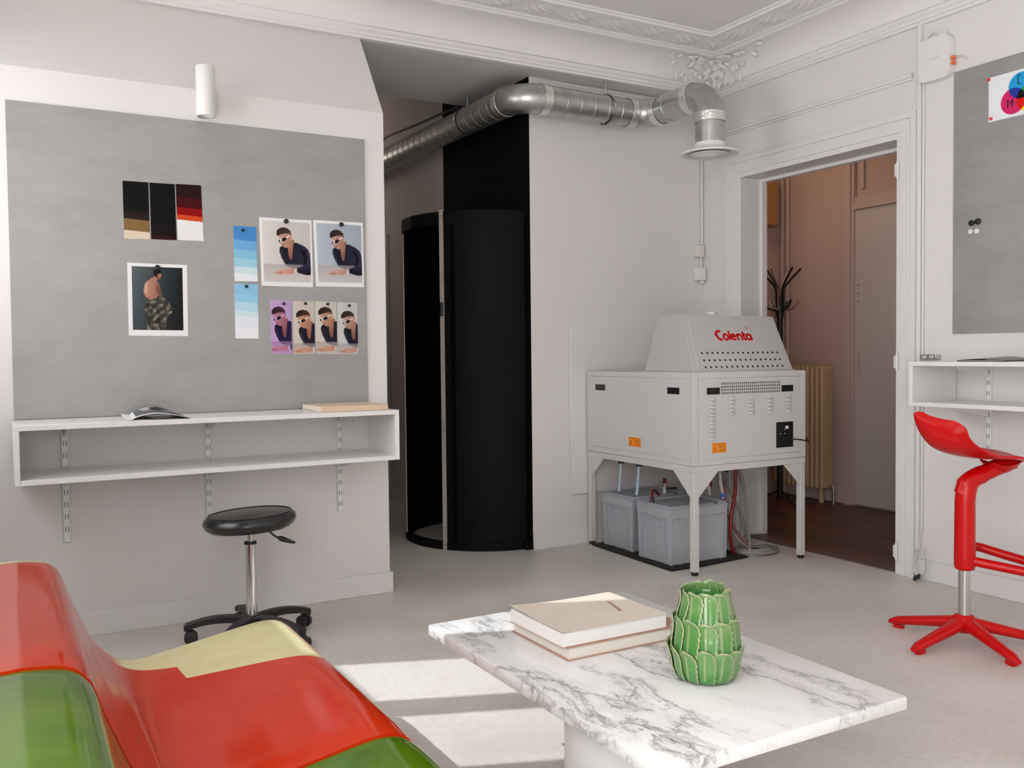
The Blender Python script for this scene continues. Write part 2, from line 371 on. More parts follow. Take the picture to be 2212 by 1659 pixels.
def m_bench():
    # gel-coat shell: red with a sunlit patch painted pale yellow along one end, and a green module
    m, nt, b = newmat('bench_red'); N = nt.nodes.new; L = nt.links.new
    tc = N('ShaderNodeTexCoord'); sp = N('ShaderNodeSeparateXYZ'); L(tc.outputs['Object'], sp.inputs[0])
    def mth(op, a, bq, cl=False):
        q = N('ShaderNodeMath'); q.operation = op; q.use_clamp = cl
        for i, v in enumerate((a, bq)):
            if isinstance(v, (int, float)): q.inputs[i].default_value = v
            else: L(v, q.inputs[i])
        return q.outputs[0]
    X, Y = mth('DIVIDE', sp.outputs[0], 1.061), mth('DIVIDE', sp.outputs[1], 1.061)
    # boundary of the painted sun patch: Y > yb(X) (local to bench origin 0.25, 2.1)
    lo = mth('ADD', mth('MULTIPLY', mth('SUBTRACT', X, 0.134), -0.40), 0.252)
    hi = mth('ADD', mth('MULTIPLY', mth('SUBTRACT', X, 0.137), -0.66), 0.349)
    st = mth('MULTIPLY', mth('SUBTRACT', X, 0.133), 160, True)  # step in the patch where the crest's shadow ends
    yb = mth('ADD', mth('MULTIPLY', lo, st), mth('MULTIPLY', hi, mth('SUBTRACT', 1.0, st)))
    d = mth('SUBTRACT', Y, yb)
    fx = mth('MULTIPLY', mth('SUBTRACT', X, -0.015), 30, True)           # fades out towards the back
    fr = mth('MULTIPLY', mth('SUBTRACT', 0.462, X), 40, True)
    cr = mth('MULTIPLY', mth('MULTIPLY', mth('SUBTRACT', Y, 0.475), 60, True), mth('MULTIPLY', mth('SUBTRACT', -0.13, X), 30, True))  # sunlight on the crest's far rim, painted the same yellow
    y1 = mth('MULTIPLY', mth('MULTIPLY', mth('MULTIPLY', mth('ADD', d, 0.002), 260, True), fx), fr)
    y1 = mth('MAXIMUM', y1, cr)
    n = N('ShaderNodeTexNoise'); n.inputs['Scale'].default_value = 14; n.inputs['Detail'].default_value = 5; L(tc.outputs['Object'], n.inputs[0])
    sun_col = ramp(nt, [(0.3, (0.74, 0.68, 0.34)), (0.7, (0.80, 0.76, 0.45))]); L(n.outputs[0], sun_col.inputs[0])
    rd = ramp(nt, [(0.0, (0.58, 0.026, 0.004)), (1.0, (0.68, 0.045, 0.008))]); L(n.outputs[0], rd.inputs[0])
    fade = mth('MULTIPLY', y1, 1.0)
    o1 = N('ShaderNodeMix'); o1.data_type = 'RGBA'; L(fade, o1.inputs['Factor']); L(rd.outputs[0], o1.inputs[6]); L(sun_col.outputs[0], o1.inputs[7])
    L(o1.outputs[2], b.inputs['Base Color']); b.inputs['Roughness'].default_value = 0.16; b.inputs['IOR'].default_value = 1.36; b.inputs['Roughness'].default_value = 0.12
    MATS['bench_red'] = m
    m, nt, b = newmat('bench_green'); N = nt.nodes.new; L = nt.links.new
    tc = N('ShaderNodeTexCoord'); sp = N('ShaderNodeSeparateXYZ'); L(tc.outputs['Object'], sp.inputs[0])
    n = N('ShaderNodeTexNoise'); n.inputs['Scale'].default_value = 5; n.inputs['Detail'].default_value = 3; L(tc.outputs['Object'], n.inputs[0])
    rp = ramp(nt, [(0.3, (0.06, 0.15, 0.003)), (0.7, (0.12, 0.22, 0.006))]); L(n.outputs[0], rp.inputs[0])
    L(rp.outputs[0], b.inputs['Base Color']); b.inputs['Roughness'].default_value = 0.16; b.inputs['IOR'].default_value = 1.36; b.inputs['Roughness'].default_value = 0.12
    MATS['bench_green'] = m
m_bench()
mat('bench_edge', (0.75, 0.28, 0.08), 0.3)

# ================================================================== STRUCTURE
YA, YB, Y2, XB, XK, XE = 4.105, 4.40, 4.544, 4.0, 2.70, 1.63   # wall A face, beam face, recess back wall, right wall, black wall, end of wall A
ZS_, ZC = 2.738, 2.945                                           # soffit, ceiling
YBK = -3.3
struct('floor', MB().box(XO, XB, YBK-.2, 8.3, -0.12, 0), 'concrete', 'polished grey-beige concrete floor of the studio', smooth=0)
struct('wall_left', MB().prism([(YA, 0), (YA, 2.30), (YB, ZS_-.0005), (5.274, ZS_-.0005), (5.274, 3.1), (8.2, 3.1), (8.2, 0)], 'x', XO, XE), 'wall_white',
       'white partition wall holding the large magnetic board, its top sloping back', smooth=0)
struct('ceiling', MB().box(XO, XB+.25, YBK-.2, YB, ZC, ZC+.15), 'ceiling_white', 'white plaster ceiling of the studio', smooth=0)
struct('ceiling_beam', MB().box(XO, XB+.25, YB, 5.275, ZS_, 3.1), 'wall_white', 'white dropped beam and soffit over the passage beside the partition', smooth=0)
struct('ceiling_upper', MB().box(XO, 6.2, YBK-.2, 8.5, 3.1, 3.2), 'ceiling_white', 'plain upper slab over the corridor and hall', smooth=0)
struct('wall_back', MB().box(XK, XB+.25, Y2, Y2+.06, 0, ZS_), 'wall_white', 'white wall behind the film processor', smooth=0)
# black wall: with an opening where the revolving door stands, then the grey corridor wall
DY, DR = 5.10, 0.52
bw = MB(); t0, t1 = XK, XK+.06
bw.box(t0, t1, Y2+.061, DY-.47, 0, ZS_).box(t0, t1, DY+.47, 5.705, 0, ZS_).box(t0, t1, DY-.47, DY+.47, 1.96, ZS_).box(t0, t1, 5.276, 5.705, ZS_, 3.1)
bw.box(t0-.004, t0, Y2-.0005, 5.27, 2.02, ZS_).box(t0-.004, t0, Y2-.0005, 4.63, 0, 2.02)
struct('wall_passage', bw, 'black_paint', 'matt black painted wall along the passage behind the revolving door', smooth=0)
struct('wall_corridor', MB().box(t0, t1, 5.7055, 8.2, 0, 3.1), 'corridor_wall', 'dim grey wall at the far end of the passage', smooth=0)
struct('wall_corridor_end', MB().box(XE, t1, 8.2, 8.3, 0, 3.1), 'corridor_wall', 'unlit wall closing the corridor', smooth=0)
d = MB(); d.box(t0-.018, t0-.0005, 6.72, 6.80, 0, 2.10); d.box(t0-.018, t0-.0005, 6.80, 7.55, 2.02, 2.10)
o = struct('trim_1', d, 'corridor_trim', 'grey door frame far down the corridor')
struct('door_2', MB().box(t0-.01, t0-.0005, 6.8005, 7.55, 0.005, 2.0195), 'dark_gap', 'black doorway at the far end of the corridor', smooth=0)
struct('baseboard_corridor', MB().box(t0-.014, t0-.0005, 5.75, 6.719, 0, .11, .003), 'corridor_trim', 'grey baseboard of the corridor wall')
rr_ = MB(); xs = XO; ZS = .14
for (a, b) in RWINS:
    rr_.box(xs, a, YBK-.2, YBK, 0, ZC).box(a, b, YBK-.2, YBK, 0, ZS).box(a, b, YBK-.2, YBK, ZH, ZC); xs = b
rr_.box(xs, XB+.25, YBK-.2, YBK, 0, ZC)
struct('wall_rear', rr_, 'wall_white', 'plain white wall behind the viewpoint', smooth=0)
for i, (a, b) in enumerate(RWINS):
    ZS = .14
    yg = YBK-.1
    w = struct('window_%d' % (i+4), MB().box(a+.001, a+.046, yg-.03, yg+.03, ZS+.001, ZH-.001).box(b-.046, b-.001, yg-.03, yg+.03, ZS+.001, ZH-.001).box(a+.046, b-.046, yg-.03, yg+.03, ZS+.001, ZS+.055).box(a+.046, b-.046, yg-.03, yg+.03, ZH-.055, ZH-.001),
               'trim_white', ['white casement window in the wall behind the viewpoint', 'white casement window behind the viewpoint, nearer the doorway wall'][i])
    c = (a+b)/2
    obj('meeting_stile', MB().box(c-.05, c+.05, yg-.028, yg+.028, ZS+.055, ZH-.055, .004), 'trim_white', w)
    for (p, q) in ((a+.046, c-.05), (c+.05, b-.046)): obj('pane', MB().box(p, q, yg-.002, yg+.002, ZS+.055, ZH-.055), 'window_glass', w, smooth=0)
# window wall
ww = MB(); ys = YBK
for (a, b), ZS in sorted(zip(WINS, WSILL)):
    ww.box(XO, XI, ys, a, 0, ZC); ww.box(XO, XI, a, b, 0, ZS); ww.box(XO, XI, a, b, ZH, ZC); ys = b
ww.box(XO, XI, ys, YA-.0005, 0, 2.2995).box(XO, XI, ys, YB-.0005, 2.80, ZC).prism([(ys, 2.2995), (YA-.0005, 2.2995), (YB-.0005, 2.7385), (YB-.0005, 2.80), (ys, 2.80)], 'x', XO, XI)
struct('wall_window', ww, 'wall_white', 'white wall with the tall casement windows that let in the sun', smooth=0)
for i, (a, b) in enumerate(WINS):
    ZS = WSILL[i]
    w = struct('window_%d' % (i+1), MB().box(XG-.03, XG+.03, a+.001, a+.046, ZS+.001, ZH-.001).box(XG-.03, XG+.03, b-.046, b-.001, ZS+.001, ZH-.001).box(XG-.03, XG+.03, a+.046, b-.046, ZS+.001, ZS+.055).box(XG-.03, XG+.03, a+.046, b-.046, ZH-.055, ZH-.001),
               'trim_white', ['white casement window nearest the magnetic board', 'broad white window in the window wall behind the bench', 'white casement window farthest from the magnetic board'][i])
    c = (a+b)/2
    obj('meeting_stile', MB().box(XG-.028, XG+.028, c-.068, c+.068, ZS+.055, ZH-.055, .004), 'trim_white', w)
    for (p, q) in ((a+.046, c-.068), (c+.068, b-.046)):
        obj('pane', MB().box(XG-.002, XG+.002, p, q, ZS+.055, ZH-.055), 'window_glass', w, smooth=0)
struct('wall_darkroom', MB().box(t1, 3.9, Y2+.0605, Y2+.07, 0, 3.1).box(t1, 3.9, 6.0, 6.05, 0, 3.1).box(3.85, 3.9, Y2+.07, 6.0, 0, 3.1).box(t1, 3.9, Y2+.07, 6.0, 2.1, 2.15), 'black_paint', 'unlit black lining of the darkroom behind the revolving door', smooth=0)
obj('added_sun_blocker', MB().box(-1.395, -.745, 2.3, 4.9, 1.742, 1.75), 'trim_white', bpy.data.objects['window_1'], smooth=0)  # unseen slat added outside to keep direct sun off the bench
# right wall with the doorway
DY0, DY1, DZ = 3.06, 4.195, 2.222
rw = MB().box(XB, XB+.17, YBK, DY0, 0, ZC).box(XB, XB+.17, DY1, Y2-.0005, 0, ZC).box(XB, XB+.17, DY0, DY1, DZ, ZC)
struct('wall_right', rw, 'wall_white', 'white wall with the open doorway and the second magnetic board', smooth=0)
# door casing, jamb lining, hinges
dc = MB()
def casing(w0, w1, th):
    dc.box(XB-th, XB-.0005, DY0-w1, DY0-w0, 0, DZ+w1); dc.box(XB-th, XB-.0005, DY1+w0, DY1+w1, 0, DZ+w1); dc.box(XB-th, XB-.0005, DY0-w0, DY1+w0, DZ+w0, DZ+w1)
casing(0.0, 0.018, .012); casing(0.018, 0.05, .022); casing(0.05, 0.078, .016); casing(0.078, 0.105, .028)
dr = struct('door_1', dc, 'trim_white', 'white moulded casing of the open doorway beside the film processor')
jm = MB().box(XB-.012, XB+.17, DY0, DY0+.012, 0, DZ).box(XB-.012, XB+.17, DY1-.012, DY1, 0, DZ).box(XB-.012, XB+.17, DY0+.012, DY1-.012, DZ-.012, DZ)
jm.box(XB+.15, XB+.19, DY0+.012, DY0+.03, 0, DZ-.012).box(XB+.15, XB+.19, DY1-.03, DY1-.012, 0, DZ-.012).box(XB+.15, XB+.19, DY0+.03, DY1-.03, DZ-.03, DZ-.012)
obj('jamb_lining', jm, 'trim_white', dr)
for z in (2.055, 1.085, 0.115):
    h = MB(); h.cyl((XB-.018, DY0+.002, z-.04), (XB-.018, DY0+.002, z+.04), .008, n=12).cyl((XB-.018, DY0+.002, z+.04), (XB-.018, DY0+.002, z+.055), .005, .003, n=10).cyl((XB-.018, DY0+.002, z-.05), (XB-.018, DY0+.002, z-.04), .004, .006, n=10).box(XB-.02, XB-.0125, DY0-.002, DY0+.02, z-.03, z+.03)
    obj('hinge', h, 'trim_white', dr)
for z in (2.06,):
    obj('latch_keeper', MB().box(XB-.03, XB-.022, DY1+.03, DY1+.045, z-.03, z+.03, .003), 'trim_white', dr)
struct('trim_2', MB().box(XB-.022, XB-.0005, 2.985, Y2-.001, 2.500, 2.517, .004).box(XB-.014, XB-.0005, 2.985, Y2-.001, 2.486, 2.500, .003).box(XB-.010, XB-.0005, 2.985, Y2-.001, 2.517, 2.524), 'trim_white', 'thin horizontal picture moulding above the doorway')
struct('trim_3', MB().box(XB-.02, XB-.0005, 2.931, 2.953, 0.12, 2.79, .003).box(XB-.012, XB-.0005, 2.953, 2.9545, 0.0, 2.79), 'trim_white', 'white vertical cable trunking beside the doorway casing')
# baseboards
struct('baseboard_left', MB().box(XI+.001, XE+.012, YA-.014, YA-.0005, 0, .10, .002), 'trim_white', 'white baseboard under the wall shelf')
struct('baseboard_back', MB().box(XK+.0, 3.98, Y2-.014, Y2-.0005, 0, .095, .002), 'trim_white', 'white baseboard behind the film processor')
struct('baseboard_right', MB().box(XB-.014, XB-.0005, YBK, DY0-.1055, 0, .10, .002), 'trim_white', 'white baseboard under the shelf with the folder')
struct('trim_4', MB().box(2.90, 3.90, Y2-.012, Y2-.0005, 2.66, 2.725, .003).box(2.90, 3.90, Y2-.02, Y2-.012, 2.715, 2.727, .002), 'trim_white', 'pale moulded strip high on the wall behind the duct')

# cornice: profile (projection p, z) swept along the partition/beam side and the right wall, with ornament relief
def cornice():
    prof = [(0.0, ZS_+.001), (0.018, ZS_+.001), (0.018, ZS_+.012), (0.030, ZS_+.018), (0.030, ZS_+.028), (0.046, ZS_+.036), (0.05, ZS_+.050), (0.062, ZS_+.052)]
    for i in range(1, 11):
        a = i/10*pi/2; prof.append((0.062 + 0.165*(1-math.cos(a)), ZS_+.052 + 0.112*math.sin(a)))
    prof += [(0.232, ZS_+.166), (0.236, ZS_+.176), (0.248, ZS_+.180), (0.256, ZS_+.172), (0.264, ZS_+.180)]
    n0 = len(prof)
    for i in range(1, 15): prof.append((0.264 + 0.15*i/14, ZS_+.180 + 0.016*i/14))
    n1 = len(prof)
    prof += [(0.420, ZS_+.188), (0.432, ZS_+.190), (0.438, ZS_+.202), (0.452, ZS_+.198), (0.46, ZC-.0005), (0.0, ZC-.0005)]
    def relief(t, q, k):                    # acanthus scroll-like relief, t along wall, q across band 0..1
        e = math.sin(pi*q)
        per = 0.24; s = (t % per)/per
        sc = math.sin(2*pi*s + 5*q)*0.5 + math.sin(2*pi*(3*s - 2*q))*0.35 + math.sin(2*pi*(7*s+3*q))*0.22 + math.sin(41*t+17*q)*0.12
        return -0.011*e*max(0, sc + 0.25)
    def strip(P, L, step):
        b = MB(); n = int(L/step); rows = []
        for i in range(n+1):
            t = L*i/n; row = []
            for k, (p, z) in enumerate(prof):
                dz = relief(t, (k-n0+1)/(n1-n0), k) if n0 <= k < n1 else 0
                row.append(b.bm.verts.new(P(t, p, z+dz)))
            rows.append(row)
        for A, B in zip(rows, rows[1:]):
            for k in range(len(prof)-1): b.bm.faces.new((A[k], B[k], B[k+1], A[k+1]))
        return b
    # along the beam: t measured from the right wall corner; mitre by shifting the start with p
    LA = XB - XE + 0.0
    def PA(t, p, z):
        x = XB - p - t*(1 - 0)            # starts on the mitre
        return (x, YB - p - .0005, z)
    struct('cornice_left', strip(PA, XB-XI-.47, .012), 'ceiling_white', 'ornate white plaster cornice above the partition and passage', smooth=50)
    def PB(t, p, z): return (XB - p - .0005, YB - p - t, z)
    struct('cornice_right', strip(PB, 5.0, .012), 'ceiling_white', 'ornate white plaster cornice above the doorway wall', smooth=50)
cornice()
# plaster cartouche in the cornice corner
def cartouche():
    t = thing('plaster_cartouche', 'white plaster acanthus cartouche in the cornice corner', 'moulding', (XB-.16, YB-.16, 2.85))
    rnd = random.Random(3)
    def surf(side, t_, q):                # point and normal on the cove, q 0 (wall) .. 1 (ceiling edge)
        a = q*pi/2; p = 0.062 + 0.165*(1-math.cos(a)); z = ZS_+.052 + 0.112*math.sin(a)
        n = Vector((-math.cos(a), 0, -math.sin(a))) if side else Vector((0, -math.cos(a), -math.sin(a)))
        return (Vector((XB-p, YB-p-t_, z)) if side else Vector((XB-p-t_, YB-p, z))), n
    for k in range(64):
        side = k % 2; t_ = abs(rnd.gauss(0, .17)); q = rnd.uniform(.0, 1.0)
        if t_ > .42: continue
        c, n = surf(side, t_, q); al = Vector((0, -1, 0)) if side else Vector((-1, 0, 0)); up = n.cross(al)
        ang = rnd.uniform(-.9, .9) + (0 if q > .3 else .5); d_ = al*math.cos(ang)+up*math.sin(ang); e_ = n.cross(d_)
        L = rnd.uniform(.035, .075)*(1.25-t_); w = L*rnd.uniform(.26, .4); b = MB()
        def leaf(i, j):
            q_ = 2*j-1; ww = w*math.sin(pi*min(1, .08+.92*i)**.8)*(1+.22*math.sin(i*17))
            return c + d_*(L*(i-.5)) + e_*(q_*ww) + n*(.004 + .016*math.sin(pi*i)*(1-.7*abs(q_)) - .006*math.exp(-(q_/.15)**2) + .012*max(0, i-.7))
        b.grid(leaf, 9, 6); obj('acanthus_leaf', b, 'ceiling_white', t, smooth=60)
cartouche()

# hall beyond the doorway
HX, HY = 5.50, 5.30
struct('floor_hall', MB().box(XB, 6.1, 2.0, HY+.1, -0.14, -0.018), 'sill_wood', 'dark sub-floor of the hall', smooth=0)
fh = bpy.data.objects['floor_hall']
pw = 0.092; pls = []
y = 2.02; me0 = None; k = 0
xs = XB+.09
while xs < HX-.005:
    off = random.uniform(0, .8); yy = 2.0-off
    while yy < HY:
        L = 1.1; a = max(2.0, yy); b = min(HY-.001, yy+L-.0015)
        if b-a > .05: obj('plank', MB().box(xs, min(xs+pw-.0012, HX-.001), a, b, -.0175, .0-random.uniform(0, .0008), .001), 'parquet', fh, smooth=0)
        yy += L
    xs += pw
obj('threshold_board', MB().box(XB+.001, XB+.088, DY0+.013, DY1-.013, -.0175, .004, .003), 'sill_wood', fh)
struct('wall_hall', MB().box(HX, HX+.1, 2.0, HY+.1, -.018, 3.1).box(XB+.1705, HX, HY, HY+.1, -.018, 3.1).box(XB+.1705, HX, 1.9, 2.0, -.018, 3.1), 'hall_wall', 'dim brownish walls of the hall beyond the doorway', smooth=0)
struct('wall_hall_side', MB().box(XB+.1705, XB+.18, DY1+.0, HY, 0, 3.1).box(XB+.1705, XB+.18, 2.0, DY0, 0, 3.1).box(XB+.1705, XB+.18, DY0, DY1, DZ, 3.1), 'hall_wall', 'hall side of the doorway wall', smooth=0)
hd = MB()
hd.box(HX-.03, HX-.0005, 4.575, 4.66, 0, 2.95).box(HX-.045, HX-.0005, 4.60, 4.64, 0, 2.95).box(HX-.03, HX-.0005, 3.55, 3.63, 0, 2.95)
hd.box(HX-.04, HX-.0005, 3.63, 4.575, 2.17, 2.215).box(HX-.022, HX-.0005, 3.63, 4.575, 2.215, 2.26).box(HX-.02, HX-.0005, 4.50, 4.53, 2.32, 2.95)
hh = struct('door_3', hd, 'hall_trim', 'painted frame of the closed door on the far side of the hall')
lf = obj('door_leaf', MB().box(HX-.018, HX-.0005, 3.6305, 4.5745, .012, 2.169, .002), 'hall_door', hh)
for z in (1.62, 1.56, 1.50): obj('lock_screw', MB().cyl((HX-.021, 4.545, z), (HX-.018, 4.545, z), .005, n=8), 'dark_slot', hh)
obj('lock_plate', MB().box(HX-.022, HX-.0185, 4.52, 4.555, .97, 1.13, .003), 'hall_trim', hh)
struct('baseboard_hall', MB().box(HX-.015, HX-.0005, 4.6605, HY-.001, 0, .12, .003), 'hall_trim', 'dark skirting of the hall wall behind the radiator')

# ================================================================== FURNITURE AND THINGS
# ---------- marble coffee table
TX0, TX1, TY0, TY1, TZ = 1.055, 1.752, 1.315, 2.372, 0.375
t = thing('coffee_table', 'white marble coffee table with grey veins on a thick round pedestal', 'table', ((TX0+TX1)/2, (TY0+TY1)/2, 0))
obj('table_top', MB().box(TX0, TX1, TY0, TY1, TZ-.032, TZ, .006, 2), 'marble', t)
obj('pedestal', MB().lathe([(0, 0), (.175, 0), (.18, .006), (.18, TZ-.034), (0, TZ-.034)], (1.30, 1.70, 0), 48), 'trim_white', t)

# ---------- wave bench (fibreglass)
BK = 1.061                                # bench set a little farther and lower than first measured
BO = (0.25*BK, 2.1*BK, 0)
bt = thing('wave_bench', 'glossy fibreglass wave bench in red and green, its sunlit patch painted pale yellow', 'bench', BO)
PROF = [(-.30, .0), (-.285, .12), (-.25, .30), (-.19, .46), (-.12, .575), (-.05, .622), (.01, .632), (.06, .629), (.09, .622), (.108, .608), (.121, .587), (.136, .54), (.158, .483), (.181, .427), (.199, .397), (.228, .362), (.254, .341), (.286, .331), (.327, .331), (.421, .346), (.546, .368), (.614, .379), (.654, .382), (.685, .377), (.706, .364), (.716, .34), (.712, .28), (.70, .16), (.69, .0)]
PS = spline([(x*BK, 0, max(0, 1.15-(1.15-z)*BK) if z > .2 else z) for x, z in PROF], 5)
def bench_shell(name, ya, yb, mt, lower=0.0, ny=14):
    n = len(PS)
    b = MB()
    def fn(i, j):
        p = PS[int(round(i*(n-1)))]; yy = ya + (yb-ya)*j
        e = min(yy-ya, yb-yy); k = max(0, 1-e/.012); dz = -.006*k*k
        return (p.x, yy, max(0, p.z + (dz - lower if p.z > .05 else 0)))
    b.grid(fn, n-1, ny)
    b.solidify(-.010)
    return obj(name, b, mt, bt, smooth=60)
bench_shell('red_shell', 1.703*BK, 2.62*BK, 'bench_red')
bench_shell('green_shell', 0.95, 1.697*BK, 'bench_green', .004)
bs = MB()
for yy in (1.7005*BK,):
    bs.tube([(p.x, yy, p.z-.006) for p in PS if p.z > .02], .0045, 8)
obj('edge_strip', bs, 'bench_edge', bt)

# ---------- round work stool on castors
ST = thing('work_stool', 'round black padded work stool with chrome column on castors below the shelf', 'stool', (.868, 3.69, 0))
def stool():
    P = lambda n, b, m: obj(n, b, m, ST, world=False)
    b = MB(); prof = [(0, .452), (.12, .452), (.160, .458), (.176, .472), (.183, .490), (.178, .506), (.166, .516), (.158, .519), (.157, .5175), (.10, .523), (0, .526)]
    b.lathe(prof, (0, 0, 0), 48)
    for v in b.bm.verts: v.co.z += .05*(v.co.x*.87 - v.co.y*.49)     # the seat sits a little tilted
    seat = P('seat', b, 'leather_black')
    obj('seat_piping', MB().tube([(.162*math.cos(a*pi/20), .162*math.sin(a*pi/20), .5185+.05*.162*(math.cos(a*pi/20)*.87-math.sin(a*pi/20)*.49)) for a in range(40)], .0022, 6, closed=True), 'leather_black', seat, world=False)
    P('seat_collar', MB().lathe([(0, .455), (.024, .455), (.024, .445), (.018, .436), (0, .436)], n=24), 'castor_plastic')
    P('gas_lift', MB().cyl((0, 0, .39), (0, 0, .44), .0135), 'chrome')
    P('column_cap', MB().lathe([(0, .404), (.022, .404), (.025, .400), (.025, .394), (0, .394)], n=24), 'castor_plastic')
    P('column', MB().cyl((0, 0, .09), (0, 0, .394), .0225, n=32), 'chrome')
    lv = MB().tube(spline([(.03, -.04, .455), (.06, -.05, .447), (.085, -.058, .425), (.10, -.062, .418)], 5), .004, 8)
    lever = P('height_lever', lv, 'castor_plastic')
    obj('lever_grip', MB().tube([(.095, -.061, .420), (.108, -.064, .414), (.125, -.07, .407), (.145, -.076, .399), (.160, -.08, .394)], [.006, .011, .010, .007, .004], 10), 'castor_plastic', lever, world=False)
    P('hub', MB().lathe([(0, .055), (.03, .055), (.042, .07), (.042, .098), (.03, .108), (.0, .108)], n=24), 'castor_plastic')
    for k in range(5):
        a = R_(-57+72*k); ca, sa = math.cos(a), math.sin(a)
        b = MB(); rows = []
        for i in range(13):
            s = i/12; rd = .025 + .235*s; zt = .104 + .012*math.sin(s*pi*.8) - .030*s*s; th = .030 - .004*s; w = .022 - .003*s + .006*max(0, s-.85)/.15
            q = [(-w, zt-.006), (-w*.7, zt), (w*.7, zt), (w, zt-.006), (w*.85, zt-th), (-w*.85, zt-th)]
            rows.append([b.bm.verts.new((rd*ca - u*sa, rd*sa + u*ca, z)) for u, z in q])
        for A, B in zip(rows, rows[1:]):
            for i in range(6): b.bm.faces.new((A[i], A[(i+1) % 6], B[(i+1) % 6], B[i]))
        b.bm.faces.new(rows[0]); b.bm.faces.new(rows[-1][::-1])
        leg = P('leg', b, 'castor_plastic')
        cx, cy = .25*ca, .25*sa; ta = a + R_(70+40*k)
        wb = MB()
        for sd in (-1, 1):
            n = Vector((-math.sin(ta), math.cos(ta), 0)); c = Vector((cx, cy, .026)) + n*sd*.014 + Vector((math.cos(ta), math.sin(ta), 0))*.012
            wb.tube([c-n*.009, c-n*.007, c+n*.007, c+n*.009], [.022, .026, .026, .022], 20)
        hd_ = Vector((cx, cy, .04)) + Vector((math.cos(ta), math.sin(ta), 0))*.012
        wb.box(hd_.x-.012, hd_.x+.012, hd_.y-.012, hd_.y+.012, .03, .056, .004)
        wb.cyl((cx, cy, .05), (cx, cy, .068), .006, n=8)
        obj('castor', wb, 'castor_plastic', leg, world=False)
stool()

# ---------- red bar stool (local x = along its spoon seat)
BS = thing('bar_stool', 'glossy red bar stool with spoon-shaped seat before the right-hand shelf', 'stool', (3.265, 2.20, 0), R_(-29.48))
def barstool():
    P = lambda n, b, m, sm=60: obj(n, b, m, BS, world=False, smooth=sm)
    b = MB().lathe([(0, .045), (.035, .045), (.046, .06), (.046, .085), (.036, .108), (.024, .112), (0, .112)], n=28)
    P('base_hub', b, 'stool_red')
    for a in (131, -151, -81, -12):
        a = R_(a); c, s_ = math.cos(a), math.sin(a)
        rows = []; b = MB()
        for i in range(11):
            q = i/10; rd = .015 + .285*q; zt = .106 - .066*q; zb = .055 - .047*q; w = .034 - .014*q
            if i == 10: zt -= .010; w *= .7; zb += .004
            m_ = (zt+zb)/2; hh_ = (zt-zb)/2
            rows.append([b.bm.verts.new((rd*c - w*math.cos(k*pi/6)*s_, rd*s_ + w*math.cos(k*pi/6)*c, m_ + hh_*math.sin(k*pi/6))) for k in range(12)])
        for A, B in zip(rows, rows[1:]):
            for k in range(12): b.bm.faces.new((A[k], A[(k+1) % 12], B[(k+1) % 12], B[k]))
        b.bm.faces.new(rows[0][::-1]); b.bm.faces.new(rows[-1])
        leg = P('base_leg', b, 'stool_red')
        fx, fy = .265*c, .265*s_
        tx, ty = -s_, c
        obj('foot_pad', MB().hexa([(fx+c*p+tx*q_, fy+s_*p+ty*q_, z) for z in (.0, .014) for p, q_ in ((-.022, -.010), (.016, -.010), (.016, .010), (-.022, .010))]), 'stool_red', leg, world=False)
    P('column', MB().cyl((0, 0, .10), (0, 0, .34), .0225, n=28), 'brushed_metal')
    sl = MB().tube([(0, 0, .288), (0, 0, .292), (0, 0, .302), (0, 0, .34), (0, 0, .45), (0, 0, .56), (.004, 0, .60), (.015, 0, .625), (.035, 0, .640)], [.030, .036, .0385, .0385, .0378, .037, .038, .036, .028], 28)
    P('sleeve', sl, 'stool_red')
    P('seat_arm', MB().tube(spline([(-.012, 0, .585), (.0, 0, .618), (.03, 0, .643), (.075, 0, .665), (.12, 0, .686), (.16, 0, .70), (.19, 0, .705)], 4), [.030]*4 + [.035]*8 + [.032]*8 + [.026]*5, 20), 'stool_red')
    def brk(i, j):                       # hollow hook-shaped housing under the seat
        a_ = -.35*pi + 1.25*pi*j; rr_b = .048*(1-.25*i)
        return (.085 + .13*i + .0*math.sin(a_), -.052 + .104*j if False else (j-.5)*.10*(1-.35*i), .728 - .060*math.sin(pi*min(1, .12+.88*i))**.8 * (1-(2*j-1)**2*.55))
    P('seat_bracket', MB().grid(brk, 14, 10).solidify(.006), 'stool_red')
    CL = [(-.203, .900), (-.194, .868), (-.178, .832), (-.145, .785), (-.098, .752), (-.03, .732), (.04, .724), (.12, .724), (.20, .714), (.26, .698), (.285, .682)]
    HW = [.014, .060, .105, .138, .158, .170, .178, .182, .178, .160, .12]
    cl = spline([(x, 0, z) for x, z in CL], 4); hw = [h.x for h in spline([(h, 0, 0) for h in HW], 4)]; n = len(cl)
    def fn(i, j):
        k = int(round(i*(n-1))); c = cl[k]; a = cl[max(0, k-1)]; d_ = cl[min(n-1, k+1)]
        T = (d_-a).normalized(); N = Vector((-T.z, 0, T.x))
        if N.z < 0: N = -N
        N = Vector((abs(T.z), 0, abs(T.x)))
        q = 2*j-1; w = hw[k]; s = k/(n-1)
        curl = (.088*math.exp(-((s-.27)/.20)**2) + .016) * abs(q)**2.0
        return (c.x + N.x*curl, q*w, c.z + N.z*curl)
    P('seat', MB().grid(fn, n-1, 16).solidify(.007), 'stool_red', 50)
    fr = MB().tube(spline([(.02, -.015, .325), (.08, -.05, .316), (.2, -.11, .298), (.30, -.15, .285), (.345, -.12, .282), (.35, 0, .284), (.31, .07, .292), (.22, .14, .315), (.15, .18, .335), (.11, .17, .337), (.05, .08, .328), (.015, .02, .326)], 6), .0185, 12)
    P('foot_rest', fr, 'stool_red')
barstool()

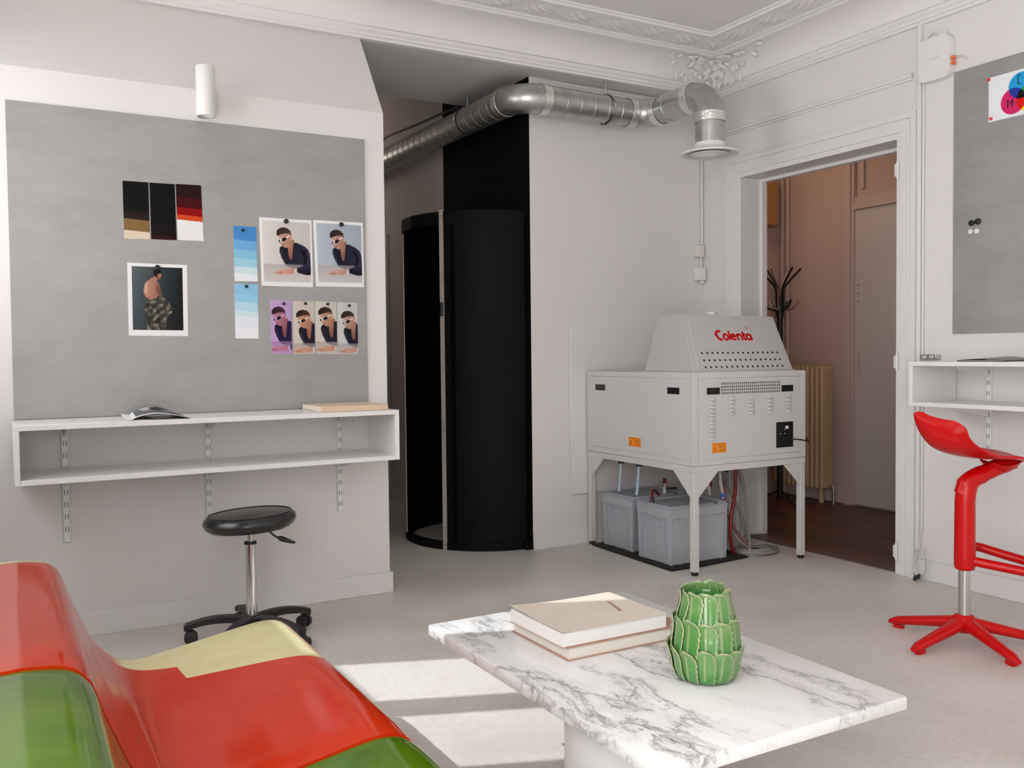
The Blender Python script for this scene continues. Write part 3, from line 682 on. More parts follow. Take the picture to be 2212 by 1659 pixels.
# ---------- ceramic leaf vase
VX, VY, VZ = 1.447, 1.640, TZ
VT = thing('leaf_vase', 'green glazed ceramic vase of overlapping serrated leaves on the marble table', 'vase', (VX, VY, VZ))
def vcolor(o, cols):
    a = o.data.color_attributes.new('print', 'FLOAT_COLOR', 'POINT')
    a.data.foreach_set('color', np.asarray(cols, dtype=np.float32).ravel())
VPROF = [(0.0, .062), (.012, .074), (.04, .084), (.08, .0865), (.12, .082), (.16, .0735), (.20, .062), (.235, .052), (.27, .047)]   # before the overall scale below
def vr(z): return interp(VPROF, max(0, min(.27, z)))[0]
def vase():
    b = MB(); pr = [(0, 0)] + [(rd-.004, z) for z, rd in [(z, vr(z)) for z in np.linspace(0, .225, 20)]] + [(vr(.225)-.008, .228), (vr(.22)-.012, .22), (.05, .12), (.05, .02), (0, .015)]
    b.lathe(pr, (0, 0, 0), 40)
    o = obj('body', b, 'vase_glaze', VT, world=False, smooth=60)
    vcolor(o, [(0.05, .1, 0, 1)]*len(o.data.vertices))
    rnd = random.Random(5)
    for tier, (z0, z1, n, lift, a0) in enumerate([(.006, .098, 13, .010, 0.1), (.078, .172, 12, .008, .33), (.150, .247, 11, .006, .05)]):
        for k in range(n):
            a = a0 + 2*pi*k/n + rnd.uniform(-.03, .03); h = (z1-z0)*rnd.uniform(.95, 1.06); nu, nv = 14, 20
            ph = rnd.uniform(0, 6); wmul = rnd.uniform(1.0, 1.12); tip = rnd.uniform(-.12, .12)
            verts = []; cols = []
            b = MB()
            wmax = 2*pi*.085/n*.5*1.30*wmul if tier < 2 else 2*pi*.070/n*.5*1.36*wmul
            V = []
            for j in range(nv+1):
                v = j/nv; z = z0 + h*v
                if v > .62: sh = math.sqrt(max(0, 1-((v-.62)/.385)**2))
                else: sh = .86 + .14*math.sin(v/.62*pi/2)
                sc = vr(z)/.0865 if tier < 2 else 1.0*(.75 + .25*vr(z)/.07)
                w = wmax*max(.03, sh)*(.80+.2*sc) * (1 + (.055*math.sin(v*38+ph) if v < .93 else 0))
                row = []
                for i in range(nu+1):
                    q = 2*i/nu-1
                    ang = a + q*w/max(.045, vr(min(z, .235))) + tip*v*.15
                    rim = max(0, abs(q)-.80)/.20
                    rad = vr(z) + .0022 + lift*max(0, (v-.45)/.55)**2*(1.0) + .003*v + .0028*math.exp(-(q/.11)**2)*(1-max(0, v-.8)*5 if v > .8 else 1) + .0022*max(0, q)*rim*rim + .0038*q + .0014*math.sin(v*38+ph)*rim*(q > 0)
                    row.append(b.bm.verts.new((rad*math.cos(ang), rad*math.sin(ang), z + .0 * q)))
                    rib = math.exp(-(q/.085)**2) if .12 < v < .86 else 0
                    edge = max(rim**1.5 if q > 0 else .25*rim, max(0, (v-.93)/.07))
                    cols.append((min(1, max(edge*.85, rib*.55, .04)), v*.8 + rnd.uniform(-.06, .06), 0, 1))
                V.append(row)
            for A, B in zip(V, V[1:]):
                for i in range(nu): b.bm.faces.new((A[i], A[i+1], B[i+1], B[i]))
            o = obj('leaf', b, 'vase_glaze', VT, world=False, smooth=70)
            vcolor(o, cols)
            md = o.modifiers.new('thickness', 'SOLIDIFY'); md.thickness = .0028; md.offset = -1
vase()
VT.scale = (.885, .885, .875)

# ---------- books on the table
bk = thing('hardback_book', 'brown clothbound hardback at the bottom of the pile on the marble table', 'book', (1.41, 2.05, TZ))
x0, x1, y0, y1 = 1.226, 1.612, 1.898, 2.185
obj('back_cover', MB().box(x0, x1, y0, y1, TZ+.0003, TZ+.0035, .0008), 'cover_brown', bk)
obj('front_cover', MB().box(x0, x1, y0, y1, TZ+.0315, TZ+.0347, .0008), 'cover_brown', bk)
obj('page_block', MB().box(x0+.006, x1-.006, y0+.004, y1-.004, TZ+.0035, TZ+.0315), 'page_cream', bk)
obj('spine', MB().box(x0+.01, x1-.01, y1-.004, y1+.002, TZ+.001, TZ+.034, .001), 'cover_brown', bk)
BZ = TZ+.0350
pk = thing('paperback_book', 'thick cream paperback with curling cover on top of the pile on the marble table', 'book', (1.37, 2.05, BZ))
x0, x1, y0, y1 = 1.212, 1.545, 1.902, 2.168
obj('page_block', MB().box(x0+.002, x1-.001, y0+.002, y1-.002, BZ+.0012, BZ+.036), 'page_white', pk)
obj('back_cover', MB().box(x0, x1, y0, y1, BZ+.0003, BZ+.0012), 'cover_brown', pk)
def cov(i, j):
    x = x0 + (x1-x0)*i; y_ = y0 - .002 + (y1-y0)*j
    return (x, y_, BZ+.0372 + .009*max(0, 1-i*1.6)**2*max(0, j-.35)/.65 + .004*max(0, (i-.75)/.25)**2*max(0, .5-j) + .004*max(0, (.25-i)/.25)**2*(1-j))
obj('front_cover', MB().grid(cov, 16, 12).solidify(.0008), 'cover_cream', pk)
ink = MB()
for k, (a, b_) in enumerate([(0, .07), (.085, .14), (.155, .21)]):
    pass
for k in range(9):
    yy = 2.075-.011*k; xx = 1.475 - .003*k
    ink.box(xx, xx+.010, yy, yy+.007, BZ+.0382, BZ+.0384)
mat('ink_faint', (0.45, 0.25, 0.19), 0.7); obj('title_print', ink, 'ink_faint', pk, smooth=0)

# ---------- shelf units (box shelf on slotted rails)
def slotted_rail(P, c, z0, z1, axis, parent, face):
    """channel 25 mm wide with pairs of slots; axis 'x' = wall facing -y, 'y' = wall facing -x"""
    b = MB()
    if axis == 'x': b.box(c-.0125, c+.0125, face-.012, face-.0006, z0, z1, .002)
    else: b.box(face-.012, face-.0006, c-.0125, c+.0125, z0, z1, .002)
    rail = obj('slotted_rail', b, 'shelf_white', parent)
    z = z1-.03; first = None
    while z > z0+.012:
        for e in (-.0055, .0055):
            loc = (c+e, face-.0122, z) if axis == 'x' else (face-.0122, c+e, z)
            loc = tuple(Vector(loc) - rootloc(parent))
            if first is None:
                first = obj('slot', MB().box(-.0012, .0012, -.0005, .0005, -.011, .011) if axis == 'x' else MB().box(-.0005, .0005, -.0012, .0012, -.011, .011), 'dark_slot', rail, world=False, smooth=0); first.location = loc
            else: dup(first, rail, loc)
        z -= .050
def bracket(c, zt, depth, axis, parent, face):
    poly = [(face-.0125, zt), (face-depth, zt), (face-depth, zt-.012), (face-.0125, zt-.055)]
    b = MB()
    if axis == 'x': b.prism([(p, z) for p, z in poly], 'x', c-.0035, c+.0035)
    else:
        b.prism([(p, z) for p, z in poly], 'y', c-.0035, c+.0035)
    obj('bracket', b, 'shelf_white', parent)
sh = thing('wall_shelf', 'long white box shelf on slotted rails under the large magnetic board', 'shelf', (.80, 3.93, .68))
sx0, sx1, sy0, sy1, sz0, sz1 = .042, 1.545, 3.752, 4.0915, .683, .9045
obj('top_board', MB().box(sx0, sx1, sy0, sy1, sz1-.020, sz1, .001), 'shelf_white', sh)
obj('bottom_board', MB().box(sx0+.02, sx1-.02, sy0, sy1, sz0, sz0+.020, .001), 'shelf_white', sh)
obj('end_panel', MB().box(sx0, sx0+.0198, sy0, sy1, sz0, sz1-.0202, .001), 'shelf_white', sh)
obj('end_panel', MB().box(sx1-.0198, sx1, sy0, sy1, sz0, sz1-.0202, .001), 'shelf_white', sh)
for c, zb in ((.229, .40), (.79, .41), (1.384, .418)):
    slotted_rail(None, c, zb, .8835, 'x', sh, YA)
    bracket(c, sz1-.0205, .24, 'x', sh, YA); bracket(c, sz0-.0005, .24, 'x', sh, YA)
s2 = thing('wall_shelf', 'white box shelf beneath the second magnetic board, behind the red bar stool', 'shelf', (3.83, 2.0, .888))
qx0, qx1, qy0, qy1, qz0, qz1 = 3.668, XB-.0135, 1.15, 2.757, .887, 1.092
obj('top_board', MB().box(qx0, qx1, qy0, qy1, qz1-.020, qz1, .001), 'shelf_white', s2)
obj('bottom_board', MB().box(qx0, qx1, qy0+.02, qy1-.02, qz0, qz0+.020, .001), 'shelf_white', s2)
obj('end_panel', MB().box(qx0, qx1, qy1-.0198, qy1, qz0, qz1-.0202, .001), 'shelf_white', s2)
obj('end_panel', MB().box(qx0, qx1, qy0, qy0+.0198, qz0, qz1-.0202, .001), 'shelf_white', s2)
for c in (2.575, 1.95, 1.35):
    slotted_rail(None, c, .55, 1.0715, 'y', s2, XB)
    bracket(c, qz1-.0205, .24, 'y', s2, XB); bracket(c, qz0-.0005, .24, 'y', s2, XB)

# ---------- magnetic boards
tag(obj('magnetic_board', MB().box(.052, 1.531, YA-.0075, YA-.001, .9055, 2.163, .001), 'galv_board', origin=(.79, YA, .9055)), 'large grey galvanised steel magnetic board on the partition wall', 'board')
tag(obj('magnetic_board', MB().box(XB-.0075, XB-.001, 1.2, 2.762, 1.22, 2.462, .001), 'galv_board', origin=(XB, 2.0, 1.22)), 'grey galvanised steel magnetic board at the right edge, above the folder', 'board')

# ---------- photographic prints on the large board (flat print = vertex colours on the sheet)
class Img:
    def __init__(s, w, h, col):
        s.w, s.h = w, h; s.a = np.empty((h, w, 3)); s.a[:] = col
        s.X, s.Y = np.meshgrid((np.arange(w)+.5)/w, (np.arange(h)+.5)/h)
    def vgrad(s, c0, c1, y0=0, y1=1):
        m = (s.Y >= y0) & (s.Y <= y1); t = np.clip((s.Y-y0)/(y1-y0), 0, 1)[..., None]
        s.a[m] = (np.array(c0)*(1-t)+np.array(c1)*t)[m]
    def hgrad(s, c0, c1):
        t = s.X[..., None]; s.a[:] = np.array(c0)*(1-t)+np.array(c1)*t
    def mask_poly(s, P):
        m = np.zeros(s.X.shape, bool); n = len(P)
        for i in range(n):
            x0, y0 = P[i]; x1, y1 = P[(i+1) % n]
            if y0 == y1: continue
            c = ((y0 > s.Y) != (y1 > s.Y)) & (s.X < (x1-x0)*(s.Y-y0)/(y1-y0)+x0); m ^= c
        return m
    def poly(s, P, col, col2=None, dirv=(1, 0)):
        m = s.mask_poly(P); s.paint(m, col, col2, dirv)
    def paint(s, m, col, col2=None, dirv=(1, 0)):
        if col2 is None: s.a[m] = col
        else:
            t = s.X*dirv[0]+s.Y*dirv[1]
            if m.any():
                t = (t-t[m].min())/max(1e-6, np.ptp(t[m])); s.a[m] = (np.array(col)*(1-t[..., None])+np.array(col2)*t[..., None])[m]
    def ell(s, cx, cy, rx, ry, col, rot=0, col2=None):
        c, q = math.cos(rot), math.sin(rot); dx, dy = s.X-cx, s.Y-cy
        m = ((dx*c+dy*q)/rx)**2 + ((-dx*q+dy*c)/ry)**2 < 1; s.paint(m, col, col2)
    def blur(s, n=1):
        for _ in range(n):
            p = np.pad(s.a, ((1, 1), (1, 1), (0, 0)), 'edge'); s.a = (p[1:-1, 1:-1]*4+p[:-2, 1:-1]+p[2:, 1:-1]+p[1:-1, :-2]+p[1:-1, 2:])/8
    def crop(s, x0, y0, x1, y1, w, h):
        o = Img(w, h, (0, 0, 0)); xi = np.clip(((x0+(x1-x0)*o.X)*s.w).astype(int), 0, s.w-1); yi = np.clip(((y0+(y1-y0)*o.Y)*s.h).astype(int), 0, s.h-1)
        o.a = s.a[yi, xi].copy(); return o
    def tint(s, m, add=(0, 0, 0)): s.a = np.clip(s.a*np.array(m)+np.array(add), 0, 255); return s

def portrait(bg0=(218, 213, 206), bg1=(198, 192, 187), w=130, h=164):
    I = Img(w, h, bg0); I.hgrad(bg0, bg1)
    I.vgrad((186, 176, 172), (208, 201, 196), .705, 1)                                       # table top
    I.poly([(.40, .705), (1, .70), (1, .80), (.62, .78)], (120, 112, 118), (170, 160, 158), (0, 1))   # reflection
    navy, navy2 = (20, 20, 30), (52, 50, 74)
    I.poly([(.545, .40), (.60, .335), (.72, .345), (.86, .39), (.95, .45), (.985, .53), (1, .70), (1, .86), (.93, .875), (.80, .85), (.70, .83), (.70, .76), (.84, .72), (.80, .70), (.46, .70), (.44, .69), (.38, .60), (.34, .50), (.35, .43), (.42, .39)], navy, navy2, (1, .3))
    I.poly([(.36, .46), (.40, .47), (.47, .66), (.44, .68), (.38, .59)], (44, 42, 58))
    I.poly([(.78, .44), (.88, .47), (.93, .60), (.90, .70), (.84, .70), (.86, .60)], (10, 10, 16))
    I.poly([(.515, .43), (.60, .36), (.63, .40), (.60, .62), (.56, .63), (.53, .55)], (172, 120, 96), (142, 92, 74), (0, 1))   # chest
    I.poly([(.50, .40), (.60, .30), (.66, .30), (.63, .40), (.57, .46)], (196, 146, 120), (150, 98, 78))                          # neck
    I.poly([(.32, .22), (.35, .36), (.38, .39), (.43, .42), (.47, .435), (.53, .42), (.58, .36), (.61, .28), (.60, .20), (.50, .16), (.38, .18)], (206, 164, 142), (168, 122, 102), (1, 0))   # face
    I.poly([(.37, .30), (.34, .345), (.40, .36)], (206, 154, 130)); I.ell(.585, .265, .026, .04, (206, 150, 126))
    I.ell(.43, .385, .035, .012, (180, 104, 92), -.3)
    I.poly([(.29, .235), (.29, .17), (.34, .12), (.43, .095), (.53, .11), (.59, .16), (.60, .235), (.575, .225), (.56, .19), (.44, .20), (.33, .235)], (46, 32, 28), (74, 52, 44), (1, 0))   # cropped hair
    I.poly([(.315, .325), (.33, .30), (.48, .255), (.585, .215), (.59, .228), (.50, .275), (.495, .305), (.45, .325), (.40, .33), (.36, .345), (.33, .345)], (232, 224, 210))   # white sunglasses
    I.ell(.445, .295, .055, .028, (30, 24, 26), -.35); I.ell(.345, .325, .018, .020, (38, 30, 30))
    I.poly([(.22, .845), (.30, .80), (.42, .785), (.55, .775), (.64, .775), (.66, .82), (.60, .86), (.45, .875), (.30, .875), (.22, .865)], (222, 176, 158), (196, 142, 122), (1, 0))   # hands
    for k in range(4): I.poly([(.23+.03*k, .845+.008*k), (.40, .815+.013*k), (.40, .820+.013*k), (.24+.03*k, .852+.008*k)], (168, 116, 100))
    I.ell(.675, .805, .028, .038, (224, 218, 208)); I.ell(.68, .80, .012, .02, (176, 168, 160))
    I.poly([(.70, .77), (.80, .745), (1, .70), (1, .86), (.92, .875), (.80, .855), (.71, .835)], (18, 18, 28), (44, 42, 62), (0, -1))
    I.blur(1); return I
def backview(w=120, h=150):
    I = Img(w, h, (60, 66, 70)); I.hgrad((88, 96, 99), (24, 28, 32)); I.tint((1, 1, 1))
    I.a *= (1.08-.3*I.Y)[..., None]
    sk, sk2 = (188, 142, 122), (138, 94, 78)
    I.poly([(.40, .17), (.45, .15), (.50, .19), (.48, .24), (.42, .22)], (176, 120, 98))
    I.poly([(.39, .17), (.44, .22), (.52, .25), (.545, .30), (.56, .40), (.585, .45), (.55, .47), (.50, .45), (.48, .50), (.34, .52), (.28, .49), (.235, .44), (.225, .38), (.245, .28), (.28, .235), (.36, .20)], sk, sk2, (1, .2))
    I.poly([(.47, .26), (.535, .30), (.55, .40), (.56, .45), (.50, .45), (.46, .36)], (130, 88, 74), (104, 70, 60), (1, 0)); I.poly([(.255, .30), (.30, .26), (.29, .42), (.25, .43)], (206, 164, 144))
    I.poly([(.245, .46), (.275, .49), (.34, .49), (.33, .505), (.27, .51)], (120, 78, 64)); I.poly([(.395, .22), (.40, .45), (.385, .45)], (176, 122, 100))
    I.poly([(.44, .14), (.415, .10), (.43, .06), (.48, .035), (.54, .045), (.58, .08), (.57, .10), (.50, .12), (.47, .15)], (26, 24, 24))
    I.poly([(.50, .12), (.57, .10), (.575, .15), (.545, .195), (.50, .19)], (178, 118, 100), (140, 88, 74), (0, 1))
    m = I.mask_poly([(.27, .52), (.34, .515), (.48, .495), (.53, .44), (.60, .46), (.70, .54), (.745, .60), (.78, .68), (.76, .76), (.73, .74), (.66, .84), (.655, .93), (.65, 1.0), (.27, 1.0), (.275, .88), (.26, .78), (.235, .70), (.25, .62), (.285, .58)])
    rs = np.random.RandomState(4); n1 = rs.rand(20, 16); n2 = rs.rand(48, 38)
    yi = (I.Y*19).astype(int); xi = (I.X*15).astype(int); v = n1[yi, xi]*.6 + n2[(I.Y*47).astype(int), (I.X*37).astype(int)]*.6
    folds = .5+.5*np.sin(I.X*34+6*np.sin(I.Y*9)); v = v*(.5+.7*folds)
    c = np.array((24, 25, 23))*(1-v[..., None]) + np.array((126, 122, 106))*v[..., None]
    I.a[m] = c[m]; I.blur(1); return I
def bands(stops, w=40, h=150, tilt=.03):
    I = Img(w, h, stops[0][1])
    for y0, c in stops: I.a[(I.Y + tilt*(I.X-.5)*-1) >= y0] = c
    return I
MAG = {}
def magnet(x, z, rd, mt, wall, label, group=None):
    if wall == 'A': b = MB().tube([(0, .0, 0), (0, -.003, 0), (0, -.007, 0), (0, -.008, 0)], [rd, rd, rd*.95, rd*.7], 18); loc = (x, wall_off['A'], z)
    else: b = MB().tube([(0, 0, 0), (-.003, 0, 0), (-.007, 0, 0), (-.008, 0, 0)], [rd, rd, rd*.95, rd*.7], 18); loc = (wall_off['B'], x, z)
    o = obj('magnet', b, mt); o.location = loc; tag(o, label, 'magnet', group); return o
wall_off = {'A': YA-.0095, 'B': XB-.0095}
def print_sheet(label, corners, img, border, mt='paper_white', group=None, name='photo_print', cat='photo'):
    """corners TL,TR,BR,BL in (x,z) on the board; img fills the sheet inside a white border"""
    yb = YA-.0078; TL, TR, BR, BL = corners
    cx = sum(c[0] for c in corners)/4; cz = sum(c[1] for c in corners)/4
    t = thing(name, label, cat, (cx, yb, cz), group=group)
    obj('sheet', MB().prism([TL, TR, BR, BL], 'y', yb-.0007, yb), mt, t, smooth=0)
    bx0, by0, bx1, by1 = border
    def P(uu, vv):                     # uu right, vv down, in sheet coordinates
        uu = bx0+(bx1-bx0)*uu; vv = by0+(by1-by0)*vv
        top = [TL[i]+(TR[i]-TL[i])*uu for i in (0, 1)]; bot = [BL[i]+(BR[i]-BL[i])*uu for i in (0, 1)]
        return (top[0]+(bot[0]-top[0])*vv, yb-.0012, top[1]+(bot[1]-top[1])*vv)
    h, w = img.a.shape[:2]; b = MB(); V = [[b.bm.verts.new(P(j/(w-1), i/(h-1))) for j in range(w)] for i in range(h)]
    for i in range(h-1):
        for j in range(w-1): b.bm.faces.new((V[i][j], V[i+1][j], V[i+1][j+1], V[i][j+1]))
    o = obj('printed_image', b, 'photo_print', t, smooth=0)
    lin = np.where(img.a/255 <= .04045, img.a/255/12.92, ((img.a/255+.055)/1.055)**2.4)
    vcolor(o, np.concatenate([lin.reshape(-1, 3), np.ones((h*w, 1))], 1))
    return t
full = (0.0, 0.0, 1.0, 1.0)
big1 = portrait(); big2 = portrait((192, 196, 201), (168, 173, 179)); big2.tint((.95, .97, 1.0))
print_sheet('white-bordered print of a man in white sunglasses, warm cream background', [(1.030, 1.768), (1.269, 1.768), (1.271, 1.463), (1.036, 1.463)], big1, (.055, .045, .965, .935))
print_sheet('white-bordered print of a man in white sunglasses, cool bluish background', [(1.277, 1.771), (1.516, 1.772), (1.518, 1.469), (1.285, 1.467)], big2, (.055, .045, .965, .935))
print_sheet('print of a bare back above a crumpled camouflage jacket, dark background', [(.481, 1.544), (.719, 1.543), (.717, 1.238), (.480, 1.240)], backview(), (.07, .045, .92, .92))
hi = portrait(w=260, h=328)
win = dict(w=56, h=136)
G = 'narrow test prints of the man in sunglasses'
print_sheet('narrow test print of the man in sunglasses with a violet cast', [(1.074, 1.402), (1.168, 1.399), (1.168, 1.157), (1.075, 1.159)], hi.crop(.26, -.02, .74, .92, **win).tint((.88, .78, .95), (6, 0, 14)), full, group=G)
print_sheet('narrow warm test print of the man in sunglasses beside the violet one', [(1.176, 1.398), (1.275, 1.397), (1.275, 1.156), (1.176, 1.156)], hi.crop(.22, -.06, .70, .90, **win).tint((.97, .95, .92)), full, group=G)
print_sheet('narrow neutral test print of the man in sunglasses, third in the row', [(1.279, 1.399), (1.381, 1.397), (1.381, 1.154), (1.280, 1.156)], hi.crop(.22, .00, .70, .92, **win).tint((.97, .97, .95)), full, group=G)
print_sheet('narrow greyish test print of the man in sunglasses, rightmost in the row', [(1.385, 1.396), (1.482, 1.395), (1.484, 1.153), (1.386, 1.154)], hi.crop(.20, -.06, .68, .90, **win).tint((.94, .97, .98)), full, group=G)
G = 'exposure test strips'
print_sheet('black and brown exposure test strip', [(.470, 1.882), (.571, 1.883), (.572, 1.645), (.472, 1.643)], bands([(0, (12, 12, 12)), (.53, (34, 26, 22)), (.66, (128, 98, 60)), (.86, (214, 198, 178))]), full, group=G, name='test_strip', cat='photo')
print_sheet('almost entirely black exposure test strip between two coloured ones', [(.575, 1.883), (.676, 1.884), (.679, 1.647), (.577, 1.646)], bands([(0, (10, 10, 10)), (.78, (22, 12, 12)), (.93, (48, 12, 12))]), full, group=G, name='test_strip', cat='photo')
print_sheet('exposure test strip from dark red through orange to white', [(.680, 1.886), (.784, 1.888), (.790, 1.649), (.684, 1.648)], bands([(0, (36, 10, 12)), (.24, (66, 6, 10)), (.42, (138, 4, 6)), (.555, (206, 72, 34)), (.645, (232, 230, 228))]), full, group=G, name='test_strip', cat='photo')
print_sheet('upper blue exposure test strip fading to white', [(.917, 1.723), (1.017, 1.723), (1.019, 1.481), (.918, 1.480)], bands([(0, (74, 140, 205)), (.26, (110, 172, 218)), (.43, (134, 194, 220)), (.59, (158, 208, 226)), (.74, (206, 226, 232)), (.86, (232, 236, 240))]), full, group=G, name='test_strip', cat='photo')
print_sheet('lower pale blue exposure test strip fading to white', [(.916, 1.469), (1.019, 1.469), (1.018, 1.227), (.917, 1.228)], bands([(0, (142, 196, 228)), (.20, (150, 204, 230)), (.34, (182, 218, 232)), (.50, (206, 228, 234)), (.60, (228, 234, 240)), (.8, (236, 238, 244))]), full, group=G, name='test_strip', cat='photo')
BMG = 'black magnets on the large board'
for x, z, rd, lb in [(.599, 1.528, .011, 'black magnet on the print of the bare back'), (.958, 1.705, .007, 'small black magnet on the upper blue strip'), (.968, 1.458, .007, 'small black magnet on the lower pale blue strip'),
                     (1.151, 1.756, .011, 'black magnet on the warm cream portrait'), (1.410, 1.757, .011, 'black magnet on the cool bluish portrait'), (1.133, 1.384, .007, 'small black magnet on the violet test print'),
                     (1.233, 1.387, .007, 'small black magnet on the warm narrow print'), (1.338, 1.386, .007, 'small black magnet on the third narrow print'), (1.442, 1.381, .007, 'small black magnet on the rightmost narrow print')]:
    magnet(x, z, rd, 'magnet_black', 'A', lb, BMG)

# ---------- wall spot
sp = thing('wall_spot', 'white cylindrical wall spotlight above the large magnetic board', 'lamp', (.797, 4.05, 2.17))
obj('housing', MB().lathe([(.034, 2.165), (.038, 2.165), (.040, 2.169), (.040, 2.372), (.038, 2.376), (0, 2.376)], (.797, 4.02, 0), 32), 'white_plastic', sp)
obj('diffuser', MB().lathe([(0, 2.180), (.033, 2.180), (.034, 2.170)], (.797, 4.02, 0), 32), 'paper_white', sp)
obj('wall_mount', MB().box(.777, .817, 4.055, YA-.001, 2.19, 2.29, .003), 'white_plastic', sp)

# ---------- magazine and box on the left shelf
mg = thing('magazine', 'open magazine with a glossy grey photo page curling up on the long shelf', 'magazine', (.55, 3.90, .9046))
def page(i, j, lift=1.0, dz=0):
    x = .445 + .225*i; y_ = 3.765 + .275*j
    hmp = math.sin(pi*min(1, i*1.02)**.8)
    return (x + .02*j - .03*j*i, y_, .9052 + lift*(.040*hmp*(.55+.45*j) + .004*(1-i)) + dz)
obj('page', MB().grid(lambda i, j: page(i, j), 20, 8).solidify(.0008), 'paper_white', mg)
obj('page_underside', MB().grid(lambda i, j: page(i, j, .96, -.0016), 20, 8).solidify(.0006), 'page_dark', mg)
I = Img(60, 50, (86, 90, 98)); I.hgrad((104, 108, 116), (60, 62, 70)); I.poly([(.1, .2), (.45, .1), (.5, .5), (.2, .6)], (196, 186, 188)); I.poly([(.3, .3), (.6, .15), (.75, .5), (.5, .75), (.35, .6)], (54, 50, 58)); I.poly([(.5, .55), (.9, .3), (.95, .5), (.6, .8)], (150, 146, 156)); I.ell(.25, .75, .15, .1, (120, 100, 96)); I.blur(2)
b = MB(); V = [[b.bm.verts.new(tuple(a+d for a, d in zip(page(.07+.90*j/59, .10+.84*(1-i/49)), (0, 0, .0013)))) for j in range(60)] for i in range(50)]
for i in range(49):
    for j in range(59): b.bm.faces.new((V[i][j], V[i+1][j], V[i+1][j+1], V[i][j+1]))
o = obj('printed_image', b, 'photo_print', mg, smooth=80); lin = (I.a/255)**2.2; vcolor(o, np.concatenate([lin.reshape(-1, 3), np.ones((3000, 1))], 1))
obj('lower_pages', MB().grid(lambda i, j: (.425+.10*i+.01*j, 3.775+.27*j, .9050+.012*(1-i)*(.3+.7*j)), 6, 6).solidify(.002), 'paper_white', mg)
bx = thing('book_box', 'flat beige boxed book lying at the right end of the long shelf', 'book', (1.35, 3.93, .9046))
obj('slipcase', MB().box(1.202, 1.508, 3.788, 4.060, .9048, .9290, .0015), 'box_beige', bx)
obj('page_block', MB().box(1.2005, 1.2018, 3.792, 4.056, .9065, .9275), 'box_pages', bx)

# ---------- revolving darkroom door
rd_ = thing('revolving_door', 'black cylindrical revolving darkroom door with metal edge strips', 'door', (XK-.26, DY, 0))
def shell(r0, r1, a0, a1, z0, z1, n=24):
    b = MB(); A = [R_(a0+(a1-a0)*i/n) for i in range(n+1)]
    for i in range(n):
        p = []
        for a, rr, z in ((A[i], r0, z0), (A[i+1], r0, z0), (A[i+1], r1, z0), (A[i], r1, z0), (A[i], r0, z1), (A[i+1], r0, z1), (A[i+1], r1, z1), (A[i], r1, z1)):
            p.append((XK+rr*math.cos(a), DY+rr*math.sin(a), z))
        b.hexa(p)
    b.weld(1e-5)
    fs = {}
    for f_ in b.bm.faces: fs.setdefault(tuple(sorted(tuple(round(c, 4) for c in v.co) for v in f_.verts)), []).append(f_)
    bmesh.ops.delete(b.bm, geom=[f_ for l in fs.values() if len(l) > 1 for f_ in l], context='FACES_ONLY')
    return b
obj('outer_shell', shell(DR-.008, DR, 213.5, 268, .045, 1.975), 'black_drum', rd_)
obj('outer_shell', shell(DR-.008, DR, 92, 164, .045, 1.975), 'black_drum', rd_)
obj('inner_drum', shell(DR-.035, DR-.028, -120, 120, .05, 1.90, 40), 'black_drum', rd_)
obj('base_ring', shell(DR-.03, DR+.006, 92, 268, .001, .045, 36), 'black_drum', rd_)
obj('top_ring', shell(DR-.02, DR+.004, 92, 268, 1.90, 1.976, 36), 'black_drum', rd_)
obj('top_disc', MB().lathe([(0, 1.955), (DR-.021, 1.955), (DR-.021, 1.965), (0, 1.965)], (XK, DY, 0), 40, R_(92), R_(268)), 'black_drum', rd_)
def vstrip(ang, z0, z1, w, name, mt='alu_strip', th=.006):
    a = R_(ang); c = Vector((XK+(DR+.004)*math.cos(a), DY+(DR+.004)*math.sin(a), 0)); tn = Vector((-math.sin(a), math.cos(a), 0)); nr = Vector((math.cos(a), math.sin(a), 0))
    p = [c-tn*w/2-nr*th/2, c+tn*w/2-nr*th/2, c+tn*w/2+nr*th/2, c-tn*w/2+nr*th/2]
    return obj(name, MB().hexa([q+Vector((0, 0, z0)) for q in p]+[q+Vector((0, 0, z1)) for q in p]), mt, rd_)
st_ = vstrip(213, .001, 1.985, .026, 'edge_strip'); st2 = vstrip(166, .046, 1.89, .034, 'edge_strip')
for z in (.03, .70, 1.36, 1.95):
    a = R_(213); c = Vector((XK+(DR+.007)*math.cos(a), DY+(DR+.007)*math.sin(a), z)); obj('rivet', MB().tube([c, c+Vector((math.cos(a), math.sin(a), 0))*.002], [.004, .003], 8), 'dark_slot', st_)
a = R_(213); q = Vector((XK+(DR+.0105)*math.cos(a), DY+(DR+.0105)*math.sin(a), 0)); obj('latch_plate', MB().box(q.x-.008, q.x+.008, q.y-.006, q.y+.006, 1.37, 1.45), 'castor_plastic', st_)
obj('wall_bracket', MB().box(2.655, 2.692, 4.5445, 4.60, .001, .05, .003), 'black_drum', rd_)

